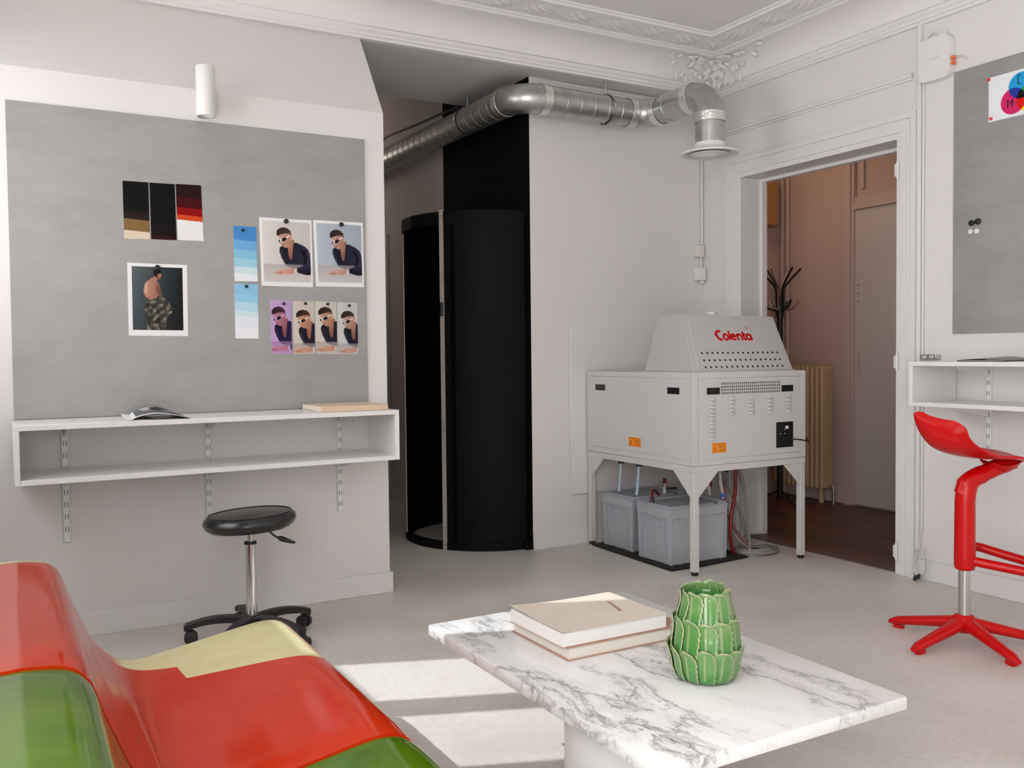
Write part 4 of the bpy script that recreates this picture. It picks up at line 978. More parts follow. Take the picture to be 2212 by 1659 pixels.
# ---------- duct with diffuser
DK = thing('ventilation_duct', 'galvanised spiral ventilation duct with taped elbows and white diffuser over the processor', 'duct', (3.0, 4.30, 2.2))
DRd = .080; Zd = 2.572
def corner_arc(c, d0, d1, rb, n=10):      # fillet around corner point c, coming along d0 leaving along d1
    c, d0, d1 = Vector(c), Vector(d0), Vector(d1); ctr = c - d0*rb + d1*rb
    return [ctr + (-d1*math.cos(t) + d0*math.sin(t))*rb for t in [pi/2*i/n for i in range(n+1)]]
RB = .155
c1 = (2.545, 4.395, Zd); c2 = (3.435, 4.395, Zd-.004); c3 = (3.435, 3.84, Zd-.004)
e1 = corner_arc(c1, (0, -1, 0), (1, 0, 0), RB); e2 = corner_arc(c2, (1, 0, 0), (0, -1, 0), .13); e3 = corner_arc(c3, (0, -1, 0), (0, 0, -1), .14)
def duct_section(p, q, seams=0.095, lead=.03):
    p, q = Vector(p), Vector(q); L = (q-p).length; d_ = (q-p)/L
    pts = [p]; rr = [DRd]; s = lead
    while s < L-.02:
        for o_, k in ((-.004, 0), (-.0015, .0022), (.0015, .0022), (.004, 0)):
            pts.append(p+d_*(s+o_)); rr.append(DRd+k)
        s += seams
    pts.append(q); rr.append(DRd)
    return obj('duct_section', MB().tube(pts, rr, 48, caps=False), 'galv_duct', DK, smooth=25)
far = (2.545, 7.6, 2.60)
duct_section(far, e1[0]); duct_section(e1[-1], e2[0]); duct_section(e2[-1], e3[0], .2, .1); duct_section(e3[-1], (3.435, 3.84, 2.275), .5, .5)
for e in (e1, e2, e3): obj('elbow', MB().tube(e, DRd+.002, 36, caps=False), 'galv_duct', DK, smooth=50)
def band(c, d_, w, rr, mt, name, n=36):
    c, d_ = Vector(c), Vector(d_).normalized(); m_ = MB().tube([c-d_*w/2, c-d_*(w/2-.001), c+d_*(w/2-.001), c+d_*w/2], [rr-.002, rr, rr, rr-.002], n, caps=False)
    return obj(name, m_, mt, DK, smooth=60)
tp = lambda c, d_: band(c, d_, .052, DRd+.0045, 'foil_tape', 'tape_band')
tp(e1[0], (0, -1, 0)); tp(e1[-1], (1, 0, 0)); tp(e2[0], (1, 0, 0)); tp(e2[-1], (0, -1, 0)); tp(e3[0], (0, -1, 0)); tp(e3[-1], (0, 0, -1))
def clamp(c, d_, top):
    c, d_ = Vector(c), Vector(d_)
    cl_ = band(c, d_, .022, DRd+.007, 'black_rubber', 'pipe_clamp'); 
    m_ = MB().tube([c+d_*-.004+Vector((0, 0, 0)), c+d_*.004], [DRd+.0095]*2, 36, caps=False); obj('clamp_ring', m_, 'rod_metal', cl_, smooth=60)
    obj('hanger_rod', MB().cyl(c+Vector((0, 0, DRd+.004)), (c.x, c.y, top), .005, n=10).box(c.x-.012, c.x+.012, c.y-.012, c.y+.012, top-.006, top), 'rod_metal', DK)
    for s in (-1, 1):
        sd = Vector((-d_.y, d_.x, 0))*s*(DRd+.014); obj('clamp_bolt', MB().cyl(c+sd+Vector((0, 0, -.014)), c+sd+Vector((0, 0, .014)), .006, n=8), 'rod_metal', cl_)
clamp((3.14, 4.395, Zd-.002), (1, 0, 0), ZS_-.002) if YB < 4.395 else clamp((3.14, 4.4025, Zd-.002), (1, 0, 0), ZS_-.0006)
clamp((2.545, 5.02, Zd+.005), (0, -1, 0), ZS_-.0006)
df = obj('diffuser', MB().lathe([(.078, 2.29), (.083, 2.29), (.086, 2.262), (.10, 2.252), (.150, 2.243), (.157, 2.236), (.156, 2.229), (.148, 2.226), (.134, 2.230), (.124, 2.240), (.112, 2.252), (.085, 2.268), (.076, 2.28)], (3.435, 3.84, 0), 48), 'white_plastic', DK)
obj('diffuser_disc', MB().lathe([(0, 2.214), (.045, 2.214), (.052, 2.219), (.085, 2.221), (.100, 2.226), (.102, 2.230), (.08, 2.236), (.03, 2.244), (0, 2.244)], (3.435, 3.84, 0), 48), 'white_plastic', df)
obj('diffuser_ring', MB().lathe([(.058, 2.2185), (.063, 2.2145), (.068, 2.2190)], (3.435, 3.84, 0), 40), 'white_plastic', df)
obj('diffuser_spindle', MB().cyl((3.435, 3.84, 2.24), (3.435, 3.84, 2.30), .006, n=8).box(3.36, 3.51, 3.836, 3.844, 2.272, 2.28), 'rod_metal', df)
tag(obj('duct_cable', MB().tube(spline([(2.50, 5.06, 2.662), (2.48, 5.3, 2.668), (2.47, 5.6, 2.675), (2.45, 5.9, 2.685), (2.46, 6.15, 2.70), (2.46, 6.3, 2.68), (2.47, 6.6, 2.685), (2.47, 7.2, 2.69), (2.47, 7.6, 2.69)], 6), .008, 8), 'black_rubber'), 'black cable lying along the top of the duct', 'cable')

# ---------- wall devices beside the corner
sb = thing('junction_box', 'ivory switch box on the wall, the upper of two near the corner', 'switch', (3.955, Y2-.02, 1.79))
obj('housing', MB().box(3.928, 3.985, Y2-.036, Y2-.001, 1.757, 1.832, .004, 2), 'ivory_plastic', sb); obj('rocker', MB().box(3.950, 3.978, Y2-.040, Y2-.0355, 1.772, 1.812, .002), 'ivory_plastic', sb)
sb = thing('junction_box', 'white socket box on the wall, the lower of two near the corner', 'socket', (3.95, Y2-.02, 1.64))
obj('housing', MB().box(3.918, 3.988, Y2-.045, Y2-.001, 1.605, 1.688, .004, 2), 'white_plastic', sb); obj('cover', MB().box(3.955, 3.985, Y2-.050, Y2-.0446, 1.61, 1.68, .002), 'white_plastic', sb)
obj('outlet_stub', MB().box(3.968, 3.986, Y2-.035, Y2-.004, 1.585, 1.6045, .002), 'white_plastic', sb)
tag(obj('wall_conduit', MB().cyl((3.985, Y2-.012, 1.84), (3.985, Y2-.012, 2.70), .007, n=10), 'trim_white'), 'thin white conduit running up the corner to the cornice', 'conduit')
tag(obj('wall_conduit', MB().cyl((3.975, Y2-.012, 1.689), (3.975, Y2-.012, 1.7565), .006, n=10), 'trim_white'), 'short white conduit stub linking the two wall boxes', 'conduit')
tag(obj('wall_panel', MB().box(2.957, 3.93, Y2-.019, Y2-.001, .303, 1.312, .003), 'trim_white', origin=(3.44, Y2, .303)), 'white boxed-in panel on the wall behind the film processor', 'panel')
# ---------- right wall: repeater box, poster, magnets, folder, small box, coil
rt = thing('wireless_box', 'white rounded-corner wireless box high on the wall beside the trunking', 'router', (XB-.03, 2.845, 2.53))
def rrect(w, h, rd, n=5):
    P = []
    for cx, cy, a in ((w/2-rd, h/2-rd, 0), (-w/2+rd, h/2-rd, 90), (-w/2+rd, -h/2+rd, 180), (w/2-rd, -h/2+rd, 270)): P += arc(cx, cy, rd, a, a+90, n)
    return P
b = MB(); P0 = rrect(.168, .205, .035); 
obj('housing', b.prism([(2.845+p[0], 2.545+p[1]) for p in P0], 'x', XB-.045, XB-.002), 'white_plastic', rt)
obj('logo', MB().box(XB-.0462, XB-.0455, 2.83, 2.865, 2.542, 2.547).tube([(XB-.0465, 2.824, 2.551), (XB-.0452, 2.824, 2.551)], .005, 12), 'cable_grey', rt, smooth=0)
obj('antenna_stub', MB().cyl((XB-.02, 2.80, 2.648), (XB-.012, 2.80, 2.685), .006, .004, n=8), 'white_plastic', rt)
obj('cable_plug', MB().box(XB-.035, XB-.015, 2.744, 2.7605, 2.518, 2.536, .003), 'orange_connector', rt); obj('cable_plug', MB().box(XB-.033, XB-.013, 2.745, 2.7605, 2.495, 2.511, .003), 'orange_connector', rt)
obj('lead', MB().tube(spline([(XB-.024, 2.744, 2.527), (XB-.03, 2.725, 2.528), (XB-.02, 2.705, 2.520), (XB-.004, 2.692, 2.505)], 6), .0025, 6), 'cable_grey', rt)
obj('lead', MB().tube(spline([(XB-.012, 2.905, 2.652), (XB-.02, 2.88, 2.668), (XB-.025, 2.855, 2.672), (XB-.02, 2.83, 2.648)], 6), .0025, 6), 'cable_grey', rt)
tag(obj('wall_conduit', MB().cyl((XB-.010, 2.922, .25), (XB-.010, 2.922, 2.45), .005, n=10), 'trim_white'), 'thin white conduit running down the wall beside the trunking', 'conduit')
co = thing('cable_coil', 'coiled grey cable with black plugs hanging near the floor by the doorway', 'cable', (3.955, 2.905, .02))
for k, (ry, rz, dx) in enumerate([(.038, .068, 0), (.034, .064, .006), (.040, .066, -.006), (.033, .069, .003)]):
    obj('cable_loop', MB().tube([(3.955+dx+.006*math.sin(2*a), 2.905+ry*math.cos(a)*.85, .093+rz*math.sin(a)) for a in [2*pi*i/40 for i in range(40)]], .0034, 8, closed=True), 'cable_grey', co)
obj('lead', MB().tube(spline([(3.955, 2.91, .16), (3.975, 2.918, .20), (3.988, 2.922, .25)], 5), .0034, 8), 'cable_grey', co)
for dy, z in ((.012, .012), (-.006, .022)):
    obj('plug', MB().tube([(3.945, 2.905+dy, z+.014), (3.942, 2.905+dy+.004, z), (3.94, 2.905+dy+.007, z-.011)], [.006, .009, .008], 10), 'black_rubber', co)
# poster with three overlapping colour discs
po = thing('colour_poster', 'white poster of overlapping cyan, magenta and yellow discs on the right board', 'poster', (XB-.009, 2.435, 2.28))
px_ = XB-.0078
obj('sheet', MB().prism([(2.587, 2.388), (2.582, 2.186), (2.283, 2.186), (2.287, 2.388)], 'x', px_-.0007, px_), 'paper_white', po, smooth=0)
cs = {'c': (2.433, 2.318), 'm': (2.469, 2.256), 'y': (2.398, 2.256)}; rr = .0575
NN = 150; I = Img(NN, NN, (236, 238, 242)); yy = 2.585-.30*I.X; zz = 2.387-.20*I.Y
ins = {k: (yy-c[0])**2+(zz-c[1])**2 < rr*rr for k, c in cs.items()}
for ks, col in [('c', (40, 160, 222)), ('m', (214, 44, 108)), ('y', (246, 226, 40)), ('cm', (44, 60, 160)), ('my', (222, 28, 24)), ('cy', (40, 160, 70)), ('cmy', (20, 20, 20))]:
    m_ = np.ones((NN, NN), bool)
    for k in ks: m_ &= ins[k]
    I.a[m_] = col
b = MB(); V = [[b.bm.verts.new((px_-.0012, 2.585-.30*j/(NN-1), 2.387-.20*i/(NN-1))) for j in range(NN)] for i in range(NN)]
for i in range(NN-1):
    for j in range(NN-1): b.bm.faces.new((V[i][j], V[i+1][j], V[i+1][j+1], V[i][j+1]))
o = obj('printed_image', b, 'photo_print', po, smooth=0); lin = np.where(I.a/255 <= .04045, I.a/255/12.92, ((I.a/255+.055)/1.055)**2.4); vcolor(o, np.concatenate([lin.reshape(-1, 3), np.ones((NN*NN, 1))], 1))
def ribbon(P, stroke, w, closed=False):
    """flat ribbon along 2-D stroke, mapped by P(u, v)"""
    s = [Vector((q[0], q[1], 0)) for q in stroke]; n = len(s); A, B = [], []
    for i in range(n):
        a = s[i-1] if (i or closed) else s[i]; c = s[(i+1) % n] if (i < n-1 or closed) else s[i]
        d_ = (c-a).normalized(); nn = Vector((-d_.y, d_.x, 0)); k = 1.0
        if 0 < i < n-1:
            k = 1/max(.5, math.sqrt(max(.2, (1+((s[i]-s[i-1]).normalized()).dot((s[i+1]-s[i]).normalized()))/2)))
        A.append(s[i]+nn*w/2*k); B.append(s[i]-nn*w/2*k)
    return [P(q.x, q.y) for q in A], [P(q.x, q.y) for q in B], closed
mat('poster_ink', (0.01, 0.01, 0.02), 0.5)
PL = lambda c0, z0: (lambda uu, vv: (px_-.0018, c0-uu, z0+vv))
for nm, strokes, c0, z0 in [('letter_c', [arc(0, .012, .008, 40, 180, 8) + arc(0, -.012, .008, 180, 320, 8)], 2.440, 2.345), ('letter_m', [[(-.011, -.019), (-.011, .019), (0, -.004), (.011, .019), (.011, -.019)]], 2.483, 2.247), ('letter_y', [[(-.010, .019), (0, 0), (0, -.019)], [(.010, .019), (0, 0)]], 2.392, 2.240)]:
    b = MB()
    for s_ in strokes: b.quadstrip(*ribbon(PL(c0, z0), s_, .0045))
    obj(nm, b, 'poster_ink', po, smooth=0)
RG = 'red magnets holding the poster'
magnet(2.583, 2.380, .007, 'magnet_red', 'B', 'red magnet at the upper left corner of the colour poster', RG); magnet(2.572, 2.200, .007, 'magnet_red', 'B', 'red magnet at the lower left corner of the colour poster', RG)
magnet(2.664, 1.737, .014, 'magnet_black', 'B', 'left one of two black magnets on the right board', 'spare magnets on the right board'); magnet(2.632, 1.740, .015, 'magnet_black', 'B', 'right one of two black magnets on the right board', 'spare magnets on the right board')
magnet(2.668, 1.697, .012, 'magnet_white', 'B', 'left one of two white magnets on the right board', 'spare magnets on the right board'); magnet(2.637, 1.696, .012, 'magnet_white', 'B', 'right one of two white magnets on the right board', 'spare magnets on the right board')
fo = thing('folder', 'black folder bulging slightly on the right-hand shelf', 'folder', (3.83, 2.47, 1.0925))
obj('back_cover', MB().box(3.74, 3.95, 2.345, 2.565, 1.0925, 1.0950, .0006), 'page_dark', fo)
obj('front_cover', MB().grid(lambda i, j: (3.74+.21*i, 2.345+.22*j, 1.0975+.015*math.sin(pi*j)**.8*(.4+.6*i)), 8, 14).solidify(.0015), 'page_dark', fo)
obj('papers', MB().box(3.745, 3.945, 2.352, 2.56, 1.0951, 1.0972), 'paper_white', fo)
sx_ = thing('socket_strip', 'small grey metal socket block at the end of the right-hand shelf', 'socket', (XB-.02, 2.87, 1.1))
obj('housing', MB().box(XB-.04, XB-.001, 2.826, 2.915, 1.098, 1.123, .003), 'brushed_metal', sx_)
for k in range(2): obj('port', MB().box(XB-.0415, XB-.0402, 2.838+.038*k, 2.862+.038*k, 1.104, 1.117), 'cable_grey', sx_)

# ---------- film processor
FX0, FX1, FY0, FY1, FZ0, FZ1 = 3.067, 3.866, 3.555, 4.515, .563, 1.040
FM = thing('film_processor', 'white film processing machine with grey hood and red lettering on four legs', 'machine', ((FX0+FX1)/2, (FY0+FY1)/2, 0))
obj('body', MB().box(FX0+.004, FX1-.004, FY0+.004, FY1, FZ0+.001, FZ1-.001), 'machine_white', FM)
def frame_face(name, n_):
    pass
# edge frame: corner posts and rails standing proud of the inset panels
fm = MB()
for x in (FX0, FX1-.03):
    fm.box(x, x+.03, FY0, FY0+.03, FZ0, FZ1, .002)
fm.box(FX0, FX0+.03, FY1-.03, FY1, FZ0, FZ1, .002)
for z in (FZ0, FZ1-.03):
    fm.box(FX0+.03, FX1-.03, FY0, FY0+.03, z, z+.03, .001); fm.box(FX0, FX0+.03, FY0+.03, FY1-.03, z, z+.03, .001)
obj('body_frame', fm, 'machine_white', FM)
lp = obj('side_panel', MB().box(FX0+.0005, FX0+.004, FY0+.0315, FY1-.0315, FZ0+.0315, FZ1-.0315, .0006), 'machine_white', FM)
rp_ = obj('side_panel', MB().box(FX0+.0315, FX1-.0315, FY0+.0005, FY0+.004, FZ0+.0315, FZ1-.0315, .0006), 'machine_white', FM)
obj('base_rail', MB().box(FX0+.001, FX1-.001, FY0+.001, FY0+.034, .528, .5615, .001).box(FX0+.001, FX0+.034, FY0+.034, FY1, .528, .5615, .001).box(FX1-.034, FX1-.001, FY0+.034, FY1, .528, .5615, .001).box(FX0+.034, FX1-.034, FY1-.033, FY1, .528, .5615, .001), 'machine_white', FM)
for (x, y_) in ((FX0+.002, FY0+.002), (FX1-.036, FY0+.002), (FX0+.002, FY1-.036), (FX1-.036, FY1-.036)):
    lg = obj('leg', MB().box(x, x+.034, y_, y_+.034, .018, .528, .002), 'machine_white', FM)
    obj('leg_foot', MB().tube([(x+.017, y_+.017, 0), (x+.017, y_+.017, .004), (x+.017, y_+.017, .018)], [.015, .018, .018], 14), 'black_rubber', lg)
    for z in (.10, .36): obj('leg_screw', MB().tube([(x, y_+.017, z), (x-.0015, y_+.017, z)], [.003, .002], 8), 'cable_grey', lg)
G_ = [(0, 0), (.13, 0), (0, -.125)]
def gusset(P): 
    b = MB(); a = [b.bm.verts.new(P(u_, v_, 0)) for u_, v_ in G_]; c = [b.bm.verts.new(P(u_, v_, .002)) for u_, v_ in G_]
    b.bm.faces.new(a); b.bm.faces.new(c[::-1])
    for i in range(3): b.bm.faces.new((a[i], a[(i+1) % 3], c[(i+1) % 3], c[i]))
    g_ = obj('gusset', b, 'machine_white', FM, smooth=0)
gusset(lambda u_, v_, w_: (FX0+.036+u_, FY0+.003+w_, .528+v_)); gusset(lambda u_, v_, w_: (FX1-.036-u_, FY0+.003+w_, .528+v_))
gusset(lambda u_, v_, w_: (FX0+.003+w_, FY0+.036+u_, .528+v_)); gusset(lambda u_, v_, w_: (FX0+.003+w_, FY1-.036-u_, .528+v_))
for (y0_, y1_) in ((4.327, 4.423), (3.666, 3.762)):
    h_ = obj('handle', MB().box(FX0-.0015, FX0+.0005, y0_, y1_, .928, .962), 'machine_black', lp, smooth=0)
    obj('handle_lip', MB().box(FX0-.0035, FX0-.0015, y0_, y1_, .956, .962, .0006), 'machine_black', FM)
for (x0_, x1_) in ((3.155, 3.242), (3.683, 3.768)):
    h_ = obj('handle', MB().box(x0_, x1_, FY0-.0015, FY0+.0005, .927, .962), 'machine_black', rp_, smooth=0)
    obj('handle_lip', MB().box(x0_, x1_, FY0-.0035, FY0-.0015, .956, .962, .0006), 'machine_black', FM)
first = None                                                     # ventilation slots
for i in range(30):
    for j in range(4):
        x = 3.256 + (3.668-3.256)*i/29; z = .981 - .0165*j
        if first is None: first = obj('vent_slot', MB().box(-.0026, .0026, -.0006, .0006, -.0055, .0055), 'machine_black', FM, world=False, smooth=0); first.location = Vector((x, FY0, z))-rootloc(FM)
        else: dup(first, FM, Vector((x, FY0, z))-rootloc(FM))
lv = MB(); n_ = 8
def louv(i, j):                                                  # pressed louvre, half-barrel opening downward
    a = pi/2*j; return ((i-.5)*.040, -.0115*math.sin(a*1.0)*math.sin(pi*min(1, max(0, .05+.9*i)))**.5, .007 - .014*j)
first = None
for (xc, n_) in ((3.192, 11), (3.328, 5), (3.464, 5), (3.598, 5), (3.734, 5)):
    for k in range(n_):
        loc = Vector((xc, FY0+.0006, .905-.0205*k))-rootloc(FM)
        if first is None: first = obj('louvre', MB().grid(louv, 10, 6).solidify(.0006), 'machine_white', FM, world=False, smooth=60); first.location = loc
        else: dup(first, FM, loc)
cp = obj('control_plate', MB().box(3.643, 3.768, FY0-.0015, FY0+.0005, .625, .763), 'machine_black', FM, smooth=0)
obj('switch_knob', MB().tube([(3.718, FY0-.0015, .733), (3.718, FY0-.010, .733), (3.718, FY0-.012, .733)], [.009, .0085, .006], 16), 'white_plastic', cp)
for x, z in ((3.672, .70), (3.705, .70), (3.705, .722)): obj('indicator', MB().tube([(x, FY0-.0015, z), (x, FY0-.004, z)], [.003, .003], 8), 'cable_grey', cp)
obj('power_cord', MB().tube(spline([(3.755, FY0-.002, .667), (3.785, FY0-.035, .664), (3.83, FY0-.045, .655), (3.862, FY0-.03, .645), (3.88, FY0-.005, .650), (3.885, FY0+.02, .668), (3.88, FY0+.06, .66)], 6), .004, 8), 'black_rubber', FM)
# warning labels: orange sticker with triangle, bolt and text bars
def sticker(P, parent):
    b = MB(); b.ngon([P(0, 0, .4), P(.098, 0, .4), P(.098, .052, .4), P(0, .052, .4)]); st = obj('warning_label', b, 'label_orange', parent, smooth=0)
    k = MB()
    Q = lambda uu, vv: P(uu, vv, .8)
    k.quadstrip(*ribbon(Q, [(.004, .005), (.034, .005), (.019, .036)], .0016, True), closed=True) if False else None
    tri = [(.004, .005), (.034, .005), (.019, .036)]
    for a, c in zip(tri, tri[1:]+tri[:1]): k.quadstrip(*ribbon(Q, [a, c], .0014)[:2])
    k.ngon([Q(*p) for p in ((.021, .027), (.016, .018), (.019, .018), (.017, .009), (.0235, .020), (.020, .020))])
    obj('hazard_sign', k, 'label_ink', st, smooth=0)
    tx = MB()
    for (a, c, v_) in ((.006, .092, .046), (.040, .092, .037), (.048, .092, .0295), (.058, .092, .018), (.044, .092, .0095)):
        x = a
        while x < c-.004:
            L = random.uniform(.006, .016); e_ = min(c, x+L); tx.ngon([Q(x, v_-.0011), Q(e_, v_-.0011), Q(e_, v_+.0011), Q(x, v_+.0011)]); x = e_+.002
    tl = obj('fine_print', tx, 'label_ink', st, smooth=0); tl['kind'] = 'stuff'
sticker(lambda u_, v_, w_: (3.188+u_, FY0-.001*w_, .624+v_), FM)
sticker(lambda u_, v_, w_: (FX0-.001*w_, 4.103-u_*1.12, .624+v_), FM)
for x, z in ((3.152, .992), (3.742, .992), (3.238, .606), (3.46, .609)): obj('panel_screw', MB().tube([(x, FY0+.0005, z), (x, FY0-.0015, z)], [.004, .003], 10), 'cable_grey', FM)
obj('panel_screw', MB().tube([(FX0+.0005, 4.05, .608), (FX0-.0015, 4.05, .608)], [.004, .003], 10), 'cable_grey', FM)
# hood
HB = [(3.085, 3.572, 1.041), (3.792, 3.572, 1.041), (3.792, 3.985, 1.041), (3.085, 3.985, 1.041)]
HT = [(3.129, 3.722, 1.345), (3.792-.0, 3.722, 1.339), (3.78, 3.93, 1.339), (3.140, 3.93, 1.345)]
b = MB().hexa(HB+HT); bmesh.ops.bevel(b.bm, geom=[e for e in b.bm.edges], offset=.006, segments=2, affect='EDGES')
hood = obj('hood', b, 'machine_grey', FM)
h0, h1, h2, h3 = [Vector(p) for p in (HB[0], HB[1], HT[1], HT[0])]
NF = (h1-h0).cross(h3-h0).normalized()
if NF.y > 0: NF = -NF
def HP(s, v, off=0):                                            # s 0..1 across, v 0..1 up the front of the hood
    p = (h0+(h1-h0)*s)*(1-v) + (h3+(h2-h3)*s)*v; return p + NF*off
b = MB()
b.hexa([HP(.05, .035, .0), HP(.955, .035, .0), HP(.955, .93, .0), HP(.05, .93, .0), HP(.052, .04, .0022), HP(.953, .04, .0022), HP(.953, .925, .0022), HP(.052, .925, .0022)])
hp = obj('hood_panel', b, 'machine_grey', hood, smooth=0)
U_ = (h1-h0).normalized(); Vv = (h3-h0); Vv = (Vv - U_*Vv.dot(U_)).normalized()
first = None
for j, v in enumerate((.325, .20, .082)):
    for i in range(16):
        s = .115 + .775*i/15 + (.0 if j == 0 else .004)
        c = HP(s, v, .0024); 
        if first is None:
            first = obj('vent_hole', MB().ngon([U_*(.0065*math.cos(2*pi*k/12)) + Vv*(.0065*math.sin(2*pi*k/12)) for k in range(12)]), 'machine_black', FM, world=False, smooth=0); first.location = c-rootloc(FM)
        else: dup(first, FM, c-rootloc(FM))
def LP(o_):                                                     # lettering plane on the hood front
    return lambda uu, vv: tuple(o_ + U_*uu + Vv*vv + NF*.003)
def letter(name, strokes, x, w=.0125, closed=()):
    b = MB()
    for k, s_ in enumerate(strokes):
        A, B, _ = ribbon(LP(LO), [((x+p[0])*.86, p[1]*.84) for p in s_], w*1.06, k in closed); b.quadstrip(A, B, k in closed)
    obj(name, b, 'logo_red', hp, smooth=0)
LO = HP(.305, .545, 0)
letter('letter_c_capital', [arc(.030, .036, .0295, 60, 180, 14)[0:] + [(.0005, .036)] + arc(.030, .028, .0225, 180, 300, 12)], 0, .0145)
letter('letter_o', [arc(.020, .0235, .0185, 0, 342, 19)], .056, .0125, (0,))
letter('letter_l', [[(.0, .004), (.0, .068)]], .110, .0135)
letter('letter_e', [[(.004, .0265), (.038, .0265)] , arc(.021, .0235, .0185, 8, 322, 18)], .118, .0115)
letter('letter_n', [[(.0, 0), (.0, .046)], [(.0, .030)] + arc(.018, .0255, .0165, 165, 0, 10) + [(.0345, 0)]], .172, .0125)
letter('letter_t', [[(.0, .062), (.0, .012), (.004, .0055), (.016, .0055)], [(-.010, .0425), (.017, .0425)]], .225, .0125)
letter('letter_a', [arc(.020, .0235, .0185, 20, 340, 17), [(.0385, 0), (.0385, .044)]], .246, .0125)
b = MB()
A, B, _ = ribbon(LP(LO), [(p[0]+.234, p[1]+.074) for p in arc(0, 0, .0085, 0, 345, 23)], .0016, True); b.quadstrip(A, B, True)
for s_ in ([(-.0025, -.004), (-.0025, .0045), (.001, .0045), (.003, .0025), (.001, .0005), (-.0025, .0005)], [(.0005, .0005), (.003, -.004)]):
    A, B, _ = ribbon(LP(LO), [(.234+p[0], .074+p[1]) for p in s_], .0013); b.quadstrip(A, B)
obj('registered_mark', b, 'logo_red', hp, smooth=0)
obj('film_tray_lid', MB().hexa([(3.12, 4.0, 1.0405), (3.81, 4.0, 1.0405), (3.81, 4.49, 1.0405), (3.12, 4.49, 1.0405), (3.12, 4.0, 1.048), (3.81, 4.0, 1.048), (3.81, 4.49, 1.043), (3.12, 4.49, 1.043)]), 'machine_grey', FM)
obj('hood_seal', MB().box(3.075, 3.80, 3.563, 3.992, 1.0395, 1.0455, .001), 'machine_grey', FM)
obj('hood_outlet', MB().tube([(3.46, 3.86, 1.34), (3.46, 3.86, 1.362)], [.03, .03], 20).tube([(3.46, 3.86, 1.355), (3.46, 3.86, 1.366)], [.034, .034], 20), 'ivory_plastic', FM)
for (y_) in (4.30, 4.13):
    hz = obj('drain_pipe', MB().tube(spline([(3.16, y_, .53), (3.155, y_, .45), (3.145+.01, y_+.01, .38), (3.15, y_+.01, .335)], 5), .009, 10), 'hose_blue', FM)
    obj('pipe_gland', MB().tube([(3.16, y_, .53), (3.16, y_, .50)], [.020, .018], 14), 'black_rubber', hz); obj('gland_ring', MB().tube([(3.16, y_, .5285), (3.16, y_, .522)], [.021, .021], 14), 'hose_red', hz)

# ---------- crates on the mat
mt_ = MB(); poly = [(3.035, 3.700), (3.25, 3.692), (3.60, 3.725), (3.62, 3.90), (3.61, 4.30), (3.55, 4.455), (3.20, 4.462), (3.055, 4.455), (3.045, 4.10)]
mt_.prism(poly, 'z', .0005, .010); tag(obj('floor_mat', mt_, 'felt_black', origin=(3.3, 4.1, 0)), 'black mat under the grey crates', 'mat')
def crate(x0, y0, label):
    t = thing('storage_crate', label, 'crate', (x0+.20, y0+.15, .0105), group='grey stacking crates under the film processor')
    z0 = .0105; W_, D_, H_ = .40, .30, .305
    b = MB(); iy, it = .016, .010
    P = lambda ins, z: [(x0+ins, y0+ins, z), (x0+W_-ins, y0+ins, z), (x0+W_-ins, y0+D_-ins, z), (x0+ins, y0+D_-ins, z)]
    b.hexa(P(iy, z0) + P(it, z0+H_-.055)); obj('body', b, 'crate_grey', t)
    obj('rim', MB().hexa(P(.004, z0+H_-.055) + P(.002, z0+H_-.012)), 'crate_grey', t)
    obj('rim_lip', MB().box(x0, x0+W_, y0, y0+D_, z0+H_-.058, z0+H_-.054, .001), 'crate_grey', t)
    lid = obj('lid', MB().box(x0-.001, x0+W_+.001, y0-.001, y0+D_+.001, z0+H_-.0118, z0+H_, .002), 'crate_lid', t)
    for (a, b_, c, d_) in ((.004, .30, .004, .014), (.34, .396, .004, .014), (.004, .396, D_-.014, D_-.004), (.004, .014, .014, D_-.014), (.386, .396, .014, .20)):
        obj('lid_ridge', MB().box(x0+a, x0+b_, y0+c, y0+d_, z0+H_-.0005, z0+H_+.009, .002), 'crate_lid', lid)
    for (a, b_) in ((.005, .016), (.062, .078), (W_-.05, W_-.034), (W_-.018, W_-.006)):
        obj('rib', MB().hexa([(x0+a, y0+iy-.008, z0), (x0+b_, y0+iy-.008, z0), (x0+b_, y0+iy, z0), (x0+a, y0+iy, z0), (x0+a, y0+it-.009, z0+H_-.056), (x0+b_, y0+it-.009, z0+H_-.056), (x0+b_, y0+it, z0+H_-.056), (x0+a, y0+it, z0+H_-.056)]), 'crate_grey', t)
    for (a, b_) in ((.010, .040), (.058, .066), (D_-.068, D_-.060), (D_-.038, D_-.010)):
        obj('rib', MB().hexa([(x0+iy-.008, y0+a, z0), (x0+iy, y0+a, z0), (x0+iy, y0+b_, z0), (x0+iy-.008, y0+b_, z0), (x0+it-.009, y0+a, z0+H_-.056), (x0+it, y0+a, z0+H_-.056), (x0+it, y0+b_, z0+H_-.056), (x0+it-.009, y0+b_, z0+H_-.056)]), 'crate_grey', t)
    yc = y0+D_/2; zz = z0+H_-.095; f_ = MB(); xx = x0+it-.004
    for (ya, yb_, za, zb) in ((yc-.055, yc+.055, zz+.018, zz+.023), (yc-.055, yc+.055, zz-.023, zz-.018), (yc-.055, yc-.049, zz-.018, zz+.018), (yc+.049, yc+.055, zz-.018, zz+.018)): f_.box(xx-.004, xx+.006, ya, yb_, za, zb)
    obj('grip_frame', f_, 'crate_grey', t)
    return t, (x0, y0, z0+H_)
c1_, cc1 = crate(3.083, 3.757, 'front grey plastic crate with lid under the film processor')
c2_, cc2 = crate(3.112, 4.132, 'rear grey plastic crate with lid under the film processor, nearer the wall')
